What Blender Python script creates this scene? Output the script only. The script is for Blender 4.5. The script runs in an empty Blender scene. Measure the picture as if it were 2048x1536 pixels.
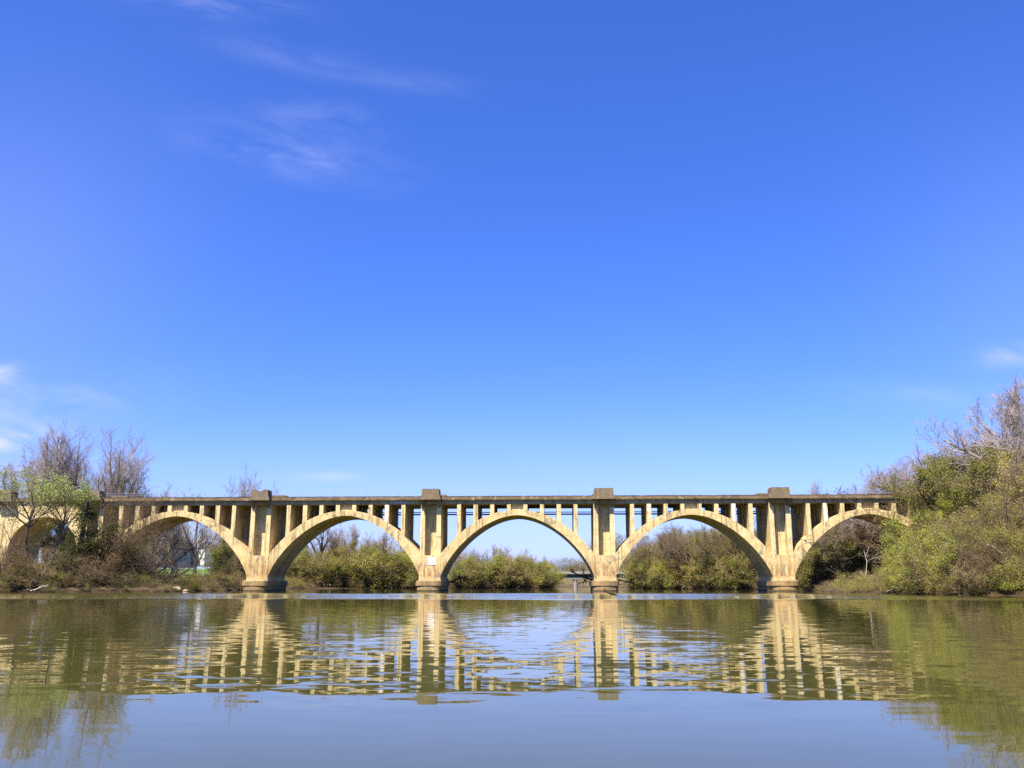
import bpy, math, random
import numpy as np
S = bpy.context.scene
C = S.collection
R = math.radians
random.seed(7)

# ------------------------------------------------------------------ camera
FPX = 1770.0                      # focal length in pixels of the 2048 px wide photograph
YAW, PITCH, CAM_H = R(2.5), math.atan((1170 - 768) / FPX), 1.25
cd = bpy.data.cameras.new('camera')
cd.sensor_fit = 'HORIZONTAL'; cd.sensor_width = 36.0
cd.lens = 36.0 * FPX / 2048
cd.clip_start = 0.1; cd.clip_end = 12000
cam = bpy.data.objects.new('camera', cd); C.objects.link(cam)
cam.location = (0, 0, CAM_H)
cam.rotation_euler = (math.pi / 2 + PITCH, 0, YAW)
S.camera = cam

# ------------------------------------------------------------------ sun, sky, exposure
SUN_FROM = np.array([-1.1, -2.0, 3.6]); SUN_FROM /= np.linalg.norm(SUN_FROM)
sl = bpy.data.lights.new('sun', 'SUN'); sl.energy = 5.0; sl.angle = R(0.53); sl.color = (1.0, 0.92, 0.76)
so = bpy.data.objects.new('sun', sl); C.objects.link(so)
from mathutils import Vector
so.rotation_euler = Vector(tuple(-SUN_FROM)).to_track_quat('-Z', 'Y').to_euler()

W = bpy.data.worlds.new('World'); S.world = W; W.use_nodes = True
S.view_settings.view_transform = 'Standard'; S.view_settings.look = 'None'
S.view_settings.exposure = 1.2; S.view_settings.gamma = 1.0
S.cycles.max_bounces = 6; S.cycles.diffuse_bounces = 2; S.cycles.caustics_reflective = False; S.cycles.caustics_refractive = False; S.cycles.glossy_bounces = 3
S.cycles.transmission_bounces = 2; S.cycles.transparent_max_bounces = 4
S.cycles.use_denoising = False


class NT:
    """small helper for writing node trees"""
    def __init__(s, tree):
        s.t = tree; s.n = tree.nodes; s.l = tree.links
    def node(s, kind, **kw):
        n = s.n.new(kind)
        for k, v in kw.items(): setattr(n, k, v)
        return n
    def put(s, sock, v):
        if isinstance(v, bpy.types.NodeSocket): s.l.new(v, sock)
        elif v is not None:
            if hasattr(sock.default_value, '__len__') and not hasattr(v, '__len__'): v = (v,) * len(sock.default_value)
            if hasattr(v, '__len__') and len(v) == 3 and len(sock.default_value) == 4: v = (*v, 1)
            sock.default_value = v
    def math(s, op, a, b=None, c=None, clamp=False):
        n = s.node('ShaderNodeMath', operation=op, use_clamp=clamp)
        s.put(n.inputs[0], a)
        if b is not None: s.put(n.inputs[1], b)
        if c is not None: s.put(n.inputs[2], c)
        return n.outputs[0]
    def vmath(s, op, a, b=None):
        n = s.node('ShaderNodeVectorMath', operation=op)
        s.put(n.inputs[0], a)
        if b is not None: s.put(n.inputs['Scale' if op == 'SCALE' else 1], b)
        return n.outputs['Value' if op in ('DOT_PRODUCT', 'LENGTH') else 'Vector']
    def mix(s, f, a, b, mode='MIX'):
        n = s.node('ShaderNodeMix', data_type='RGBA', blend_type=mode)
        s.put(n.inputs['Factor'], f); s.put(n.inputs[6], a); s.put(n.inputs[7], b)
        return n.outputs[2]
    def noise(s, vec, scale, detail=3.0, rough=0.5, dist=0.0, out='Fac'):
        n = s.node('ShaderNodeTexNoise')
        if vec is not None: s.put(n.inputs['Vector'], vec)
        n.inputs['Scale'].default_value = scale; n.inputs['Detail'].default_value = detail
        n.inputs['Roughness'].default_value = rough; n.inputs['Distortion'].default_value = dist
        return n.outputs[out]
    def scale(s, vec, x, y, z):
        return s.vmath('MULTIPLY', vec, (x, y, z))
    def ramp(s, v, lo, hi, a=0.0, b=1.0, smooth=True):
        n = s.node('ShaderNodeMapRange', interpolation_type='SMOOTHSTEP' if smooth else 'LINEAR')
        s.put(n.inputs['Value'], v)
        n.inputs['From Min'].default_value = lo; n.inputs['From Max'].default_value = hi
        n.inputs['To Min'].default_value = a; n.inputs['To Max'].default_value = b
        return n.outputs['Result']
    def sep(s, v):
        n = s.node('ShaderNodeSeparateXYZ'); s.put(n.inputs[0], v); return n.outputs


def ray(x, y):
    """world direction of a pixel of the photograph"""
    u, v = (x - 1024) / FPX, (768 - y) / FPX
    d = np.array([u, math.cos(PITCH) - v * math.sin(PITCH), math.sin(PITCH) + v * math.cos(PITCH)])
    c, s = math.cos(YAW), math.sin(YAW)
    return np.array([c * d[0] - s * d[1], s * d[0] + c * d[1], d[2]])


def sky_world():
    t = NT(W.node_tree)
    t.n.clear()
    out = t.node('ShaderNodeOutputWorld'); bg = t.node('ShaderNodeBackground')
    sky = t.node('ShaderNodeTexSky', sky_type='NISHITA')
    sky.sun_disc = False
    sky.sun_elevation = math.asin(SUN_FROM[2]); sky.sun_rotation = math.atan2(SUN_FROM[0], SUN_FROM[1])
    sky.air_density = 1.0; sky.dust_density = 0.6; sky.ozone_density = 2.5; sky.altitude = 0
    hs = t.node('ShaderNodeHueSaturation')
    hs.inputs['Saturation'].default_value = 1.12; hs.inputs['Value'].default_value = 1.0
    t.l.new(sky.outputs[0], hs.inputs['Color'])
    col = t.mix(1.0, hs.outputs[0], SKY_TINT, 'MULTIPLY')
    # thin cirrus: soft patches placed by direction in the world
    co = t.node('ShaderNodeTexCoord').outputs['Generated']
    sx, sy, sz = t.sep(co)
    ysafe = t.math('MAXIMUM', sy, 0.05)
    u = t.math('DIVIDE', sx, ysafe); v = t.math('DIVIDE', sz, ysafe)
    front = t.math('GREATER_THAN', sy, 0.05)
    cv = t.node('ShaderNodeCombineXYZ'); t.put(cv.inputs[0], u); t.put(cv.inputs[1], v)
    uv = cv.outputs[0]
    cr, sr = math.cos(R(-15)), math.sin(R(-15))
    ur = t.math('ADD', t.math('MULTIPLY', u, cr), t.math('MULTIPLY', v, sr))
    vr = t.math('ADD', t.math('MULTIPLY', u, -sr), t.math('MULTIPLY', v, cr))
    cq = t.node('ShaderNodeCombineXYZ'); t.put(cq.inputs[0], ur); t.put(cq.inputs[1], vr); rot = cq.outputs[0]
    n1 = t.noise(t.scale(rot, 3.5, 14.0, 1.0), 1.5, 6, 0.62, 0.4)
    n2 = t.noise(t.scale(rot, 6.0, 17.0, 1.0), 1.5, 7, 0.66, 0.3)
    total = None
    for (px, py, wx, wy, ang, amt, kind) in CLOUDS:
        d = ray(px, py); d2 = ray(px + 10, py)
        cu, cvv = d[0] / d[1], d[2] / d[1]
        k = (d2[0] / d2[1] - cu) / 10           # tangent units per photograph pixel
        a = R(ang); du = t.math('SUBTRACT', u, cu); dv = t.math('SUBTRACT', v, cvv)
        e1 = t.math('ADD', t.math('MULTIPLY', du, math.cos(a) / (wx * k)), t.math('MULTIPLY', dv, math.sin(a) / (wx * k)))
        e2 = t.math('ADD', t.math('MULTIPLY', du, -math.sin(a) / (wy * k)), t.math('MULTIPLY', dv, math.cos(a) / (wy * k)))
        r2 = t.math('ADD', t.math('MULTIPLY', e1, e1), t.math('MULTIPLY', e2, e2))
        g = t.math('EXPONENT', t.math('MULTIPLY', r2, -1.2))
        nn = (t.ramp(n2, 0.32, 0.72), t.ramp(n1, 0.32, 0.72), 1.0)[kind]
        g = t.math('MULTIPLY', t.math('MULTIPLY', g, nn), amt)
        total = g if total is None else t.math('ADD', total, g)
    total = t.math('MULTIPLY', t.math('MINIMUM', total, 0.9), front)
    col = t.mix(total, col, CLOUD_COL)
    t.put(bg.inputs['Color'], col); bg.inputs['Strength'].default_value = SKY_STRENGTH
    t.l.new(bg.outputs[0], out.inputs[0])


SKY_STRENGTH = 0.05
SKY_TINT = (0.80, 1.12, 2.2)
CLOUD_COL = (7.0, 7.4, 12.0)
CLOUDS = [(450, 14, 180, 24, -6, 0.27, 1), (585, 112, 180, 36, -14, 0.11, 1), (640, 235, 120, 42, -12, 0.14, 0), (540, 285, 220, 60, -14, 0.09, 0), (-60, 560, 420, 420, 0, 0.13, 2), (2120, 640, 330, 420, 0, 0.09, 2), (1024, 1150, 1900, 250, 0, 0.5, 2),
          (820, 165, 130, 26, -8, 0.10, 1), (600, 325, 170, 40, -12, 0.2, 0), (2036, 712, 85, 24, 4, 0.5, 1),
          (2, 746, 36, 24, 0, 0.75, 0), (12, 876, 95, 24, 3, 1.5, 1), (672, 952, 85, 11, 1, 0.45, 1),
          (40, 815, 240, 55, 6, 0.3, 0), (1850, 790, 220, 30, -4, 0.15, 0), (40, 930, 200, 40, 0, 0.3, 0)]
sky_world()

# ------------------------------------------------------------------ object helpers
def tag(o, label=None, cat=None, group=None, kind=None):
    if label: o['label'] = label
    if cat: o['category'] = cat
    if group: o['group'] = group
    if kind: o['kind'] = kind
    return o


def empty(name, loc, rz=0.0, scale=(1, 1, 1)):
    o = bpy.data.objects.new(name, None); C.objects.link(o)
    o.location = loc; o.rotation_euler = (0, 0, rz); o.scale = scale
    o.empty_display_size = 0.5
    return o


def link_mesh(name, me, mats, parent=None):
    o = bpy.data.objects.new(name, me); C.objects.link(o)
    for m in (mats if isinstance(mats, (list, tuple)) else [mats]):
        if len(me.materials) < (len(mats) if isinstance(mats, (list, tuple)) else 1): me.materials.append(m)
    if parent: o.parent = parent
    return o


class MB:
    """collects solids; build() links them as one mesh object"""
    def __init__(s, base=(0, 0, 0)):
        s.v = []; s.f = []; s.base = base
    def add(s, vs, fs):
        k = len(s.v); s.v += [tuple(a - b for a, b in zip(p, s.base)) for p in vs]
        s.f += [tuple(i + k for i in f) for f in fs]
    def box(s, x0, x1, y0, y1, z0, z1):
        s.add([(x0, y0, z0), (x1, y0, z0), (x1, y1, z0), (x0, y1, z0), (x0, y0, z1), (x1, y0, z1), (x1, y1, z1), (x0, y1, z1)],
              [(0, 3, 2, 1), (4, 5, 6, 7), (0, 1, 5, 4), (1, 2, 6, 5), (2, 3, 7, 6), (3, 0, 4, 7)])
    def frustum(s, a, z0, b, z1):
        """a and b = (x0,x1,y0,y1) at z0 and z1"""
        q = lambda r, z: [(r[0], r[2], z), (r[1], r[2], z), (r[1], r[3], z), (r[0], r[3], z)]
        s.add(q(a, z0) + q(b, z1), [(0, 3, 2, 1), (4, 5, 6, 7), (0, 1, 5, 4), (1, 2, 6, 5), (2, 3, 7, 6), (3, 0, 4, 7)])
    def prism_y(s, prof, y0, y1):
        """a closed x,z outline (counter-clockwise seen from the front) pushed along y"""
        n = len(prof)
        s.add([(x, y0, z) for x, z in prof] + [(x, y1, z) for x, z in prof],
              [tuple(range(n)), tuple(range(2 * n - 1, n - 1, -1))] + [(i, i + n, (i + 1) % n + n, (i + 1) % n) for i in range(n)])
    def prism_z(s, prof, z0, z1):
        n = len(prof)
        s.add([(x, y, z0) for x, y in prof] + [(x, y, z1) for x, y in prof],
              [tuple(range(n - 1, -1, -1)), tuple(range(n, 2 * n))] + [(i, (i + 1) % n, (i + 1) % n + n, i + n) for i in range(n)])
    def tube(s, pts, radii, k=6):
        pts = [np.array(p, float) for p in pts]; vs = []; fs = []
        if not hasattr(radii, '__len__'): radii = [radii] * len(pts)
        for i, p in enumerate(pts):
            t = pts[min(i + 1, len(pts) - 1)] - pts[max(i - 1, 0)]; t /= np.linalg.norm(t)
            ref = np.array([0, 0, 1.0]) if abs(t[2]) < 0.9 else np.array([1.0, 0, 0])
            a = np.cross(t, ref); a /= np.linalg.norm(a); b = np.cross(t, a)
            for j in range(k):
                w = 2 * math.pi * j / k
                vs.append(tuple(p + radii[i] * (math.cos(w) * a + math.sin(w) * b)))
        for i in range(len(pts) - 1):
            for j in range(k):
                j2 = (j + 1) % k
                fs.append((i * k + j, i * k + j2, (i + 1) * k + j2, (i + 1) * k + j))
        fs.append(tuple(range(k - 1, -1, -1))); fs.append(tuple(range((len(pts) - 1) * k, len(pts) * k)))
        s.add(vs, fs)
    def mesh(s, name):
        me = bpy.data.meshes.new(name); me.from_pydata(s.v, [], s.f); me.validate(); me.update()
        return me
    def build(s, name, mat, parent=None):
        return link_mesh(name, s.mesh(name), mat, parent)


def quad_mesh(name, V, Q, mi=None, smooth=True):
    """numpy arrays of vertices and quads -> mesh"""
    V = np.asarray(V, np.float32).reshape(-1, 3); Q = np.asarray(Q, np.int32).reshape(-1, 4)
    me = bpy.data.meshes.new(name)
    me.vertices.add(len(V)); me.vertices.foreach_set('co', V.ravel())
    me.loops.add(Q.size); me.loops.foreach_set('vertex_index', Q.ravel())
    me.polygons.add(len(Q)); me.polygons.foreach_set('loop_start', np.arange(0, Q.size, 4, dtype=np.int32))
    me.polygons.foreach_set('loop_total', np.full(len(Q), 4, np.int32))
    if mi is not None: me.polygons.foreach_set('material_index', np.asarray(mi, np.int32))
    me.polygons.foreach_set('use_smooth', np.full(len(Q), smooth, bool))
    me.update(calc_edges=True)
    return me

# ------------------------------------------------------------------ materials
def new_mat(name):
    m = bpy.data.materials.new(name); m.use_nodes = True
    t = NT(m.node_tree); t.n.clear()
    out = t.node('ShaderNodeOutputMaterial'); b = t.node('ShaderNodeBsdfPrincipled')
    t.l.new(b.outputs[0], out.inputs[0])
    return m, t, b, out


def pos(t):
    return t.node('ShaderNodeNewGeometry').outputs['Position']


def concrete(name, c1, c2, grey, grey_amt, rust=True, lime=0.25, cream=True):
    m, t, b, out = new_mat(name)
    p = pos(t); x, y, z = t.sep(p)
    col = t.mix(t.ramp(t.noise(p, 0.55, 5, 0.6), 0.35, 0.66), c1, c2)
    # board marks left by the formwork
    zz = t.node('ShaderNodeCombineXYZ'); t.put(zz.inputs[2], z); t.put(zz.inputs[0], t.math('MULTIPLY', x, 0.03))
    col = t.mix(t.math('MULTIPLY', t.ramp(t.noise(zz.outputs[0], 3.2, 2, 0.7), 0.45, 0.75), 0.28), col, t.mix(1.0, col, (0.66, 0.62, 0.58), 'MULTIPLY'))
    # grey weathering in patches
    w = t.math('MULTIPLY', t.ramp(t.noise(t.scale(p, 1, 1, 0.6), 0.75, 8, 0.74, 0.6), 0.53, 0.62), grey_amt)
    col = t.mix(w, col, grey)
    # small dark blotches and chips
    col = t.mix(t.math('MULTIPLY', t.ramp(t.noise(p, 2.3, 5, 0.7), 0.58, 0.66), 0.65), col, (0.15, 0.11, 0.065))
    # run-off streaks
    sp = t.scale(p, 2.6, 2.6, 0.14)
    col = t.mix(t.math('MULTIPLY', t.ramp(t.noise(sp, 0.9, 4, 0.6), 0.52, 0.66), 0.7), col, (0.16, 0.11, 0.06))
    if lime:
        col = t.mix(t.math('MULTIPLY', t.ramp(t.noise(t.vmath('ADD', sp, (31, 7, 3)), 0.8, 4, 0.6), 0.62, 0.74), lime), col, (0.72, 0.68, 0.58))
    if rust:
        band = t.math('MULTIPLY', t.ramp(z, 2.4, 3.2), t.ramp(z, 3.9, 7.2, 1, 0))
        rn = t.ramp(t.noise(t.scale(p, 1.6, 1.6, 0.32), 1.0, 5, 0.65), 0.36, 0.62)
        col = t.mix(t.math('MULTIPLY', t.math('MULTIPLY', band, rn), 0.85), col, (0.25, 0.125, 0.05))
        on = t.ramp(t.noise(t.scale(t.vmath('ADD', p, (9, 4, 2)), 0.55, 0.55, 0.2), 1.0, 4, 0.6), 0.54, 0.66)
        col = t.mix(t.math('MULTIPLY', on, 0.4), col, (0.47, 0.27, 0.09))
        # dark tide line at the river
        wl = t.ramp(t.math('ADD', z, t.math('MULTIPLY', t.noise(p, 1.2, 4), -0.35)), 0.0, 0.22, 1, 0)
        col = t.mix(t.math('MULTIPLY', wl, 0.85), col, (0.055, 0.045, 0.025))
    # hairline cracks
    vo = t.node('ShaderNodeTexVoronoi', feature='DISTANCE_TO_EDGE'); vo.inputs['Scale'].default_value = 0.33
    t.put(vo.inputs['Vector'], t.vmath('ADD', p, t.vmath('SCALE', t.noise(p, 0.9, 4, 0.6, out='Color'), 1.6)))
    cr = t.math('MULTIPLY', t.ramp(vo.outputs['Distance'], 0.0, 0.022, 1, 0), t.ramp(t.noise(p, 0.25, 2), 0.5, 0.6))
    col = t.mix(t.math('MULTIPLY', cr, 0.75), col, (0.09, 0.07, 0.05))
    t.put(b.inputs['Base Color'], col); b.inputs['Roughness'].default_value = 0.9
    b.inputs['Specular IOR Level'].default_value = 0.2
    bp = t.node('ShaderNodeBump'); bp.inputs['Strength'].default_value = 0.35; bp.inputs['Distance'].default_value = 0.08
    t.put(bp.inputs['Height'], t.noise(p, 2.0, 6, 0.7)); t.l.new(bp.outputs[0], b.inputs['Normal'])
    return m


def plain(name, col, rough=0.8, var=0.25, scale=1.5, metal=0.0):
    m, t, b, out = new_mat(name)
    p = pos(t)
    c = t.mix(t.math('MULTIPLY', t.ramp(t.noise(p, scale, 4, 0.65), 0.35, 0.7), var), col, tuple(a * 0.45 for a in col))
    t.put(b.inputs['Base Color'], c); b.inputs['Roughness'].default_value = rough; b.inputs['Metallic'].default_value = metal
    b.inputs['Specular IOR Level'].default_value = 0.3
    return m


def bark(name, c1, c2, blotch=None):
    m, t, b, out = new_mat(name)
    oi = t.node('ShaderNodeObjectInfo'); co = t.node('ShaderNodeTexCoord').outputs['Object']
    col = t.mix(t.math('FRACT', t.math('ADD', oi.outputs['Random'], t.math('MULTIPLY', t.noise(co, 0.35, 3), 0.5))), c1, c2)
    if blotch: col = t.mix(t.ramp(t.noise(co, 1.3, 4, 0.6), 0.5, 0.56), col, blotch)
    t.put(b.inputs['Base Color'], col); b.inputs['Roughness'].default_value = 0.9
    b.inputs['Specular IOR Level'].default_value = 0.15
    return m


def leaf(name, c1, c2, c3):
    m, t, b, out = new_mat(name)
    oi = t.node('ShaderNodeObjectInfo'); g = t.node('ShaderNodeNewGeometry'); co = t.node('ShaderNodeTexCoord').outputs['Object']
    col = t.mix(g.outputs['Random Per Island'], c1, c2)
    col = t.mix(t.math('MULTIPLY', t.ramp(t.noise(t.vmath('ADD', co, t.vmath('SCALE', (9, 5, 3), oi.outputs['Random'])), 0.45, 3, 0.6), 0.42, 0.68), 0.8), col, c3)
    col = t.mix(1.0, col, t.mix(oi.outputs['Random'], (0.92, 0.92, 0.9), (1.4, 1.28, 1.1)), 'MULTIPLY')
    t.put(b.inputs['Base Color'], col); b.inputs['Roughness'].default_value = 0.75
    b.inputs['Specular IOR Level'].default_value = 0.2
    tr = t.node('ShaderNodeBsdfTranslucent'); t.put(tr.inputs['Color'], t.mix(1.0, col, (1.1, 1.15, 0.6), 'MULTIPLY'))
    mx = t.node('ShaderNodeMixShader'); mx.inputs[0].default_value = 0.42
    t.l.new(b.outputs[0], mx.inputs[1]); t.l.new(tr.outputs[0], mx.inputs[2]); t.l.new(mx.outputs[0], out.inputs[0])
    return m


M = {}
M['concrete'] = concrete('warm_concrete', (0.67, 0.52, 0.255), (0.55, 0.41, 0.185), (0.22, 0.19, 0.145), 0.85)
M['column'] = concrete('column_concrete', (0.70, 0.555, 0.285), (0.59, 0.45, 0.21), (0.3, 0.26, 0.195), 0.5, rust=False, lime=0.5)
M['footing'] = concrete('footing_concrete', (0.36, 0.25, 0.12), (0.28, 0.185, 0.085), (0.16, 0.12, 0.07), 0.7, lime=0.1)
M['cap'] = concrete('weathered_concrete', (0.22, 0.17, 0.105), (0.155, 0.118, 0.072), (0.1, 0.088, 0.066), 0.6, rust=False, lime=0.15)
M['parapet'] = concrete('stained_parapet', (0.17, 0.122, 0.066), (0.1, 0.07, 0.038), (0.33, 0.27, 0.18), 0.45, rust=False, lime=0.6)
M['beam'] = concrete('beam_concrete', (0.37, 0.31, 0.18), (0.29, 0.235, 0.13), (0.2, 0.18, 0.13), 0.5, rust=False, lime=0.3)
M['limed'] = plain('lime_washed_concrete', (0.8, 0.76, 0.68), 0.9, 0.75, 1.1)
M['ballast'] = plain('ballast', (0.12, 0.1, 0.08), 1.0, 0.6, 3.0)
M['steel'] = plain('galvanised_rail', (0.25, 0.3, 0.42), 0.5, 0.2, 2.0)
M['pipe'] = plain('dark_pipe', (0.03, 0.035, 0.05), 0.6, 0.2, 2.0)
M['white'] = plain('white_board', (0.85, 0.86, 0.88), 0.6, 0.04, 2.0)
M['paint_white'] = plain('white_spray_paint', (0.7, 0.72, 0.78), 0.7, 0.3, 3.0)
M['paint_blue'] = plain('blue_spray_paint', (0.4, 0.45, 0.6), 0.7, 0.3, 3.0)
M['driftwood'] = plain('dark_wet_wood', (0.05, 0.037, 0.025), 0.7, 0.5, 2.0)
M['bleached'] = plain('bleached_wood', (0.5, 0.45, 0.38), 0.9, 0.4, 2.0)
M['stone'] = plain('tan_stone', (0.42, 0.32, 0.2), 0.95, 0.5, 1.5)
M['blue_wall'] = plain('dark_blue_siding', (0.035, 0.055, 0.11), 0.8, 0.2, 0.6)
M['dark_roof'] = plain('dark_shingle_roof', (0.06, 0.062, 0.065), 0.9, 0.3, 1.5)
M['grey_roof'] = plain('grey_shingle_roof', (0.2, 0.19, 0.19), 0.9, 0.3, 1.5)
M['house_white'] = plain('white_siding', (0.74, 0.74, 0.72), 0.7, 0.12, 0.8)
M['glass'] = plain('dark_window_glass', (0.04, 0.05, 0.06), 0.1, 0.1, 1.0)
M['brick'] = plain('brick', (0.28, 0.13, 0.09), 0.9, 0.3, 3.0)
M['green_girder'] = plain('green_girder_paint', (0.02, 0.06, 0.055), 0.6, 0.2, 1.0)
M['pale_concrete'] = plain('pale_concrete', (0.28, 0.26, 0.225), 0.85, 0.25, 1.0)
M['bark_brown'] = bark('brown_bark', (0.115, 0.082, 0.056), (0.19, 0.145, 0.105))
M['bark_grey'] = bark('grey_bark', (0.2, 0.165, 0.14), (0.3, 0.26, 0.22), (0.36, 0.32, 0.27))
M['bark_white'] = bark('white_sycamore_bark', (0.62, 0.59, 0.54), (0.7, 0.67, 0.6), (0.42, 0.38, 0.32))
M['bark_dark'] = bark('dark_bark', (0.045, 0.036, 0.028), (0.07, 0.056, 0.043))
M['twig_violet'] = bark('bare_twigs', (0.28, 0.23, 0.21), (0.38, 0.32, 0.29))
M['twig_brown'] = bark('brown_twigs', (0.11, 0.074, 0.043), (0.21, 0.155, 0.095))
M['twig_tan'] = bark('tan_twigs', (0.21, 0.15, 0.08), (0.31, 0.23, 0.13))
M['leaf_spring'] = leaf('fresh_spring_leaves', (0.23, 0.25, 0.055), (0.34, 0.355, 0.085), (0.25, 0.235, 0.07))
M['leaf_olive'] = leaf('olive_leaves', (0.17, 0.18, 0.05), (0.28, 0.275, 0.08), (0.2, 0.17, 0.065))
M['leaf_pale'] = leaf('pale_new_leaves', (0.25, 0.31, 0.14), (0.34, 0.38, 0.18), (0.26, 0.3, 0.15))
M['leaf_dark'] = leaf('dark_ivy_leaves', (0.035, 0.05, 0.016), (0.06, 0.08, 0.025), (0.08, 0.075, 0.03))
M['leaf_yellow'] = leaf('yellow_blossom', (0.42, 0.38, 0.1), (0.5, 0.45, 0.14), (0.34, 0.32, 0.1))
M['leaf_tan'] = leaf('tan_new_leaves', (0.27, 0.235, 0.08), (0.38, 0.33, 0.12), (0.25, 0.24, 0.08))
M['leaf_dead'] = leaf('dead_brush_leaves', (0.17, 0.12, 0.055), (0.25, 0.18, 0.085), (0.14, 0.13, 0.045))

# ------------------------------------------------------------------ terrain and water
D = 187.0                        # distance of the bridge's front face
RIVER = [(-140, -260), (-116, 40), (-97, 120), (-90, 146), (-82, 157), (-73, 163), (-71, 190), (-75, 209), (-84, 250), (-92, 300), (-84, 326),
         (-60, 331), (-40, 330), (-15, 338), (-4, 352), (0, 375), (-1, 420), (-8, 480), (-30, 560), (-70, 640), (-40, 650), (10, 560), (30, 480), (33, 400), (29, 334), (40, 300),
         (60, 262), (61, 225), (54, 190), (51, 169), (47, 136), (49.5, 116), (57, 108), (75, 60), (90, 0), (120, -260)]


def river_distance(px, py):
    """signed distance to the river's edge, positive on land"""
    px = np.asarray(px, float); py = np.asarray(py, float)
    best = np.full(px.shape, 1e9); inside = np.zeros(px.shape, bool)
    n = len(RIVER)
    for i in range(n):
        ax, ay = RIVER[i]; bx, by = RIVER[(i + 1) % n]
        ex, ey = bx - ax, by - ay
        t = np.clip(((px - ax) * ex + (py - ay) * ey) / (ex * ex + ey * ey), 0, 1)
        best = np.minimum(best, np.hypot(px - ax - t * ex, py - ay - t * ey))
        cond = ((ay > py) != (by > py)) & (px < (bx - ax) * (py - ay) / (by - ay + 1e-12) + ax)
        inside ^= cond
    return np.where(inside, -best, best)


def wob(x, y):
    return (np.sin(x * 0.31 + 1.3 * np.sin(y * 0.17)) + np.sin(y * 0.27 + x * 0.11 + 2) + 0.6 * np.sin(x * 0.83 - y * 0.71) + 0.5 * np.sin(x * 1.7 + y * 1.3)) / 3.1


def ground_z(x, y):
    x = np.asarray(x, float); y = np.asarray(y, float)
    d = river_distance(x, y) + 0.9 * wob(x, y)
    sm = lambda a, lo, hi: np.clip((a - lo) / (hi - lo), 0, 1) ** 2 * (3 - 2 * np.clip((a - lo) / (hi - lo), 0, 1))
    slope = 0.13 * (1 - sm(x, -75, -45)) + 0.03 * sm(x, -75, -45) * (1 - sm(x, 18, 40)) + 0.29 * sm(x, 18, 40)
    slope = slope * (1 - 0.72 * sm(y, 318, 345) * (1 - sm(x, 10, 30)))
    bank = 1.1 - 0.6 * sm(y, 300, 325) * (1 - sm(x, 20, 40)) - 0.35 * sm(x, 20, 40)
    land = bank * (1 - np.exp(-np.maximum(d, 0) / 1.6)) + slope * np.maximum(d - 3, 0)
    top = 9.5 + 13.0 * sm(x, 20, 60)
    land = top * np.tanh(land / top)
    land = land + 0.35 * wob(x * 0.7 + 5, y * 0.7) * sm(d, 1.0, 6)
    land = land + 9 * sm(y, 600, 900)
    bed = -np.minimum(-np.minimum(d, 0) * 0.35, 2.5)
    return np.where(d > 0, land, bed)


def axis_coords(lo, hi, a, b, fine, grow=1.25):
    xs = list(np.arange(a, b + 1e-6, fine)); step = fine; v = a
    while v > lo: step *= grow; v -= step; xs.insert(0, v)
    step = fine; v = xs[-1]
    while v < hi: step *= grow; v += step; xs.append(v)
    return np.array(xs)


def make_ground():
    xs = axis_coords(-6000, 6000, -135, 150, 1.5); ys = axis_coords(-3000, 8000, 95, 400, 1.6)
    X, Y = np.meshgrid(xs, ys)
    Z = ground_z(X, Y)
    nx, ny = len(xs), len(ys)
    V = np.stack([X, Y, Z], -1).reshape(-1, 3)
    i = np.arange(nx * ny).reshape(ny, nx)
    Q = np.stack([i[:-1, :-1], i[:-1, 1:], i[1:, 1:], i[1:, :-1]], -1).reshape(-1, 4)
    m, t, b, out = new_mat('river_bank_ground')
    p = pos(t); x, y, z = t.sep(p)
    n = t.noise(p, 0.5, 6, 0.65)
    earth = t.mix(t.ramp(n, 0.35, 0.65), (0.13, 0.088, 0.05), (0.075, 0.052, 0.032))
    litter = t.mix(t.ramp(t.noise(p, 2.5, 5, 0.7), 0.4, 0.65), earth, (0.18, 0.135, 0.08))
    grass = t.mix(t.ramp(t.noise(p, 1.4, 5, 0.7), 0.35, 0.7), (0.075, 0.15, 0.025), (0.14, 0.2, 0.05))
    lawn = t.math('MULTIPLY', t.math('MULTIPLY', t.ramp(x, -62, -72), t.ramp(y, 196, 208)), t.ramp(z, 1.0, 2.0))
    patch = t.ramp(t.noise(p, 0.12, 4, 0.6), 0.5, 0.62)
    g = t.math('MULTIPLY', t.math('MAXIMUM', t.math('MULTIPLY', lawn, t.ramp(t.noise(p, 0.22, 4, 0.6), 0.33, 0.48)), t.math('MULTIPLY', patch, 0.6)), t.ramp(z, 0.7, 1.6))
    col = t.mix(g, litter, grass)
    col = t.mix(t.ramp(t.math('ADD', z, t.math('MULTIPLY', n, -0.4)), 0.0, 0.5, 1, 0), col, (0.06, 0.04, 0.022))
    t.put(b.inputs['Base Color'], col); b.inputs['Roughness'].default_value = 0.95
    b.inputs['Specular IOR Level'].default_value = 0.1
    bp = t.node('ShaderNodeBump'); bp.inputs['Strength'].default_value = 0.6; bp.inputs['Distance'].default_value = 0.3
    t.put(bp.inputs['Height'], t.noise(p, 1.6, 6, 0.7)); t.l.new(bp.outputs[0], b.inputs['Normal'])
    o = link_mesh('ground', quad_mesh('ground', V, Q), m); tag(o, kind='structure')


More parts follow.
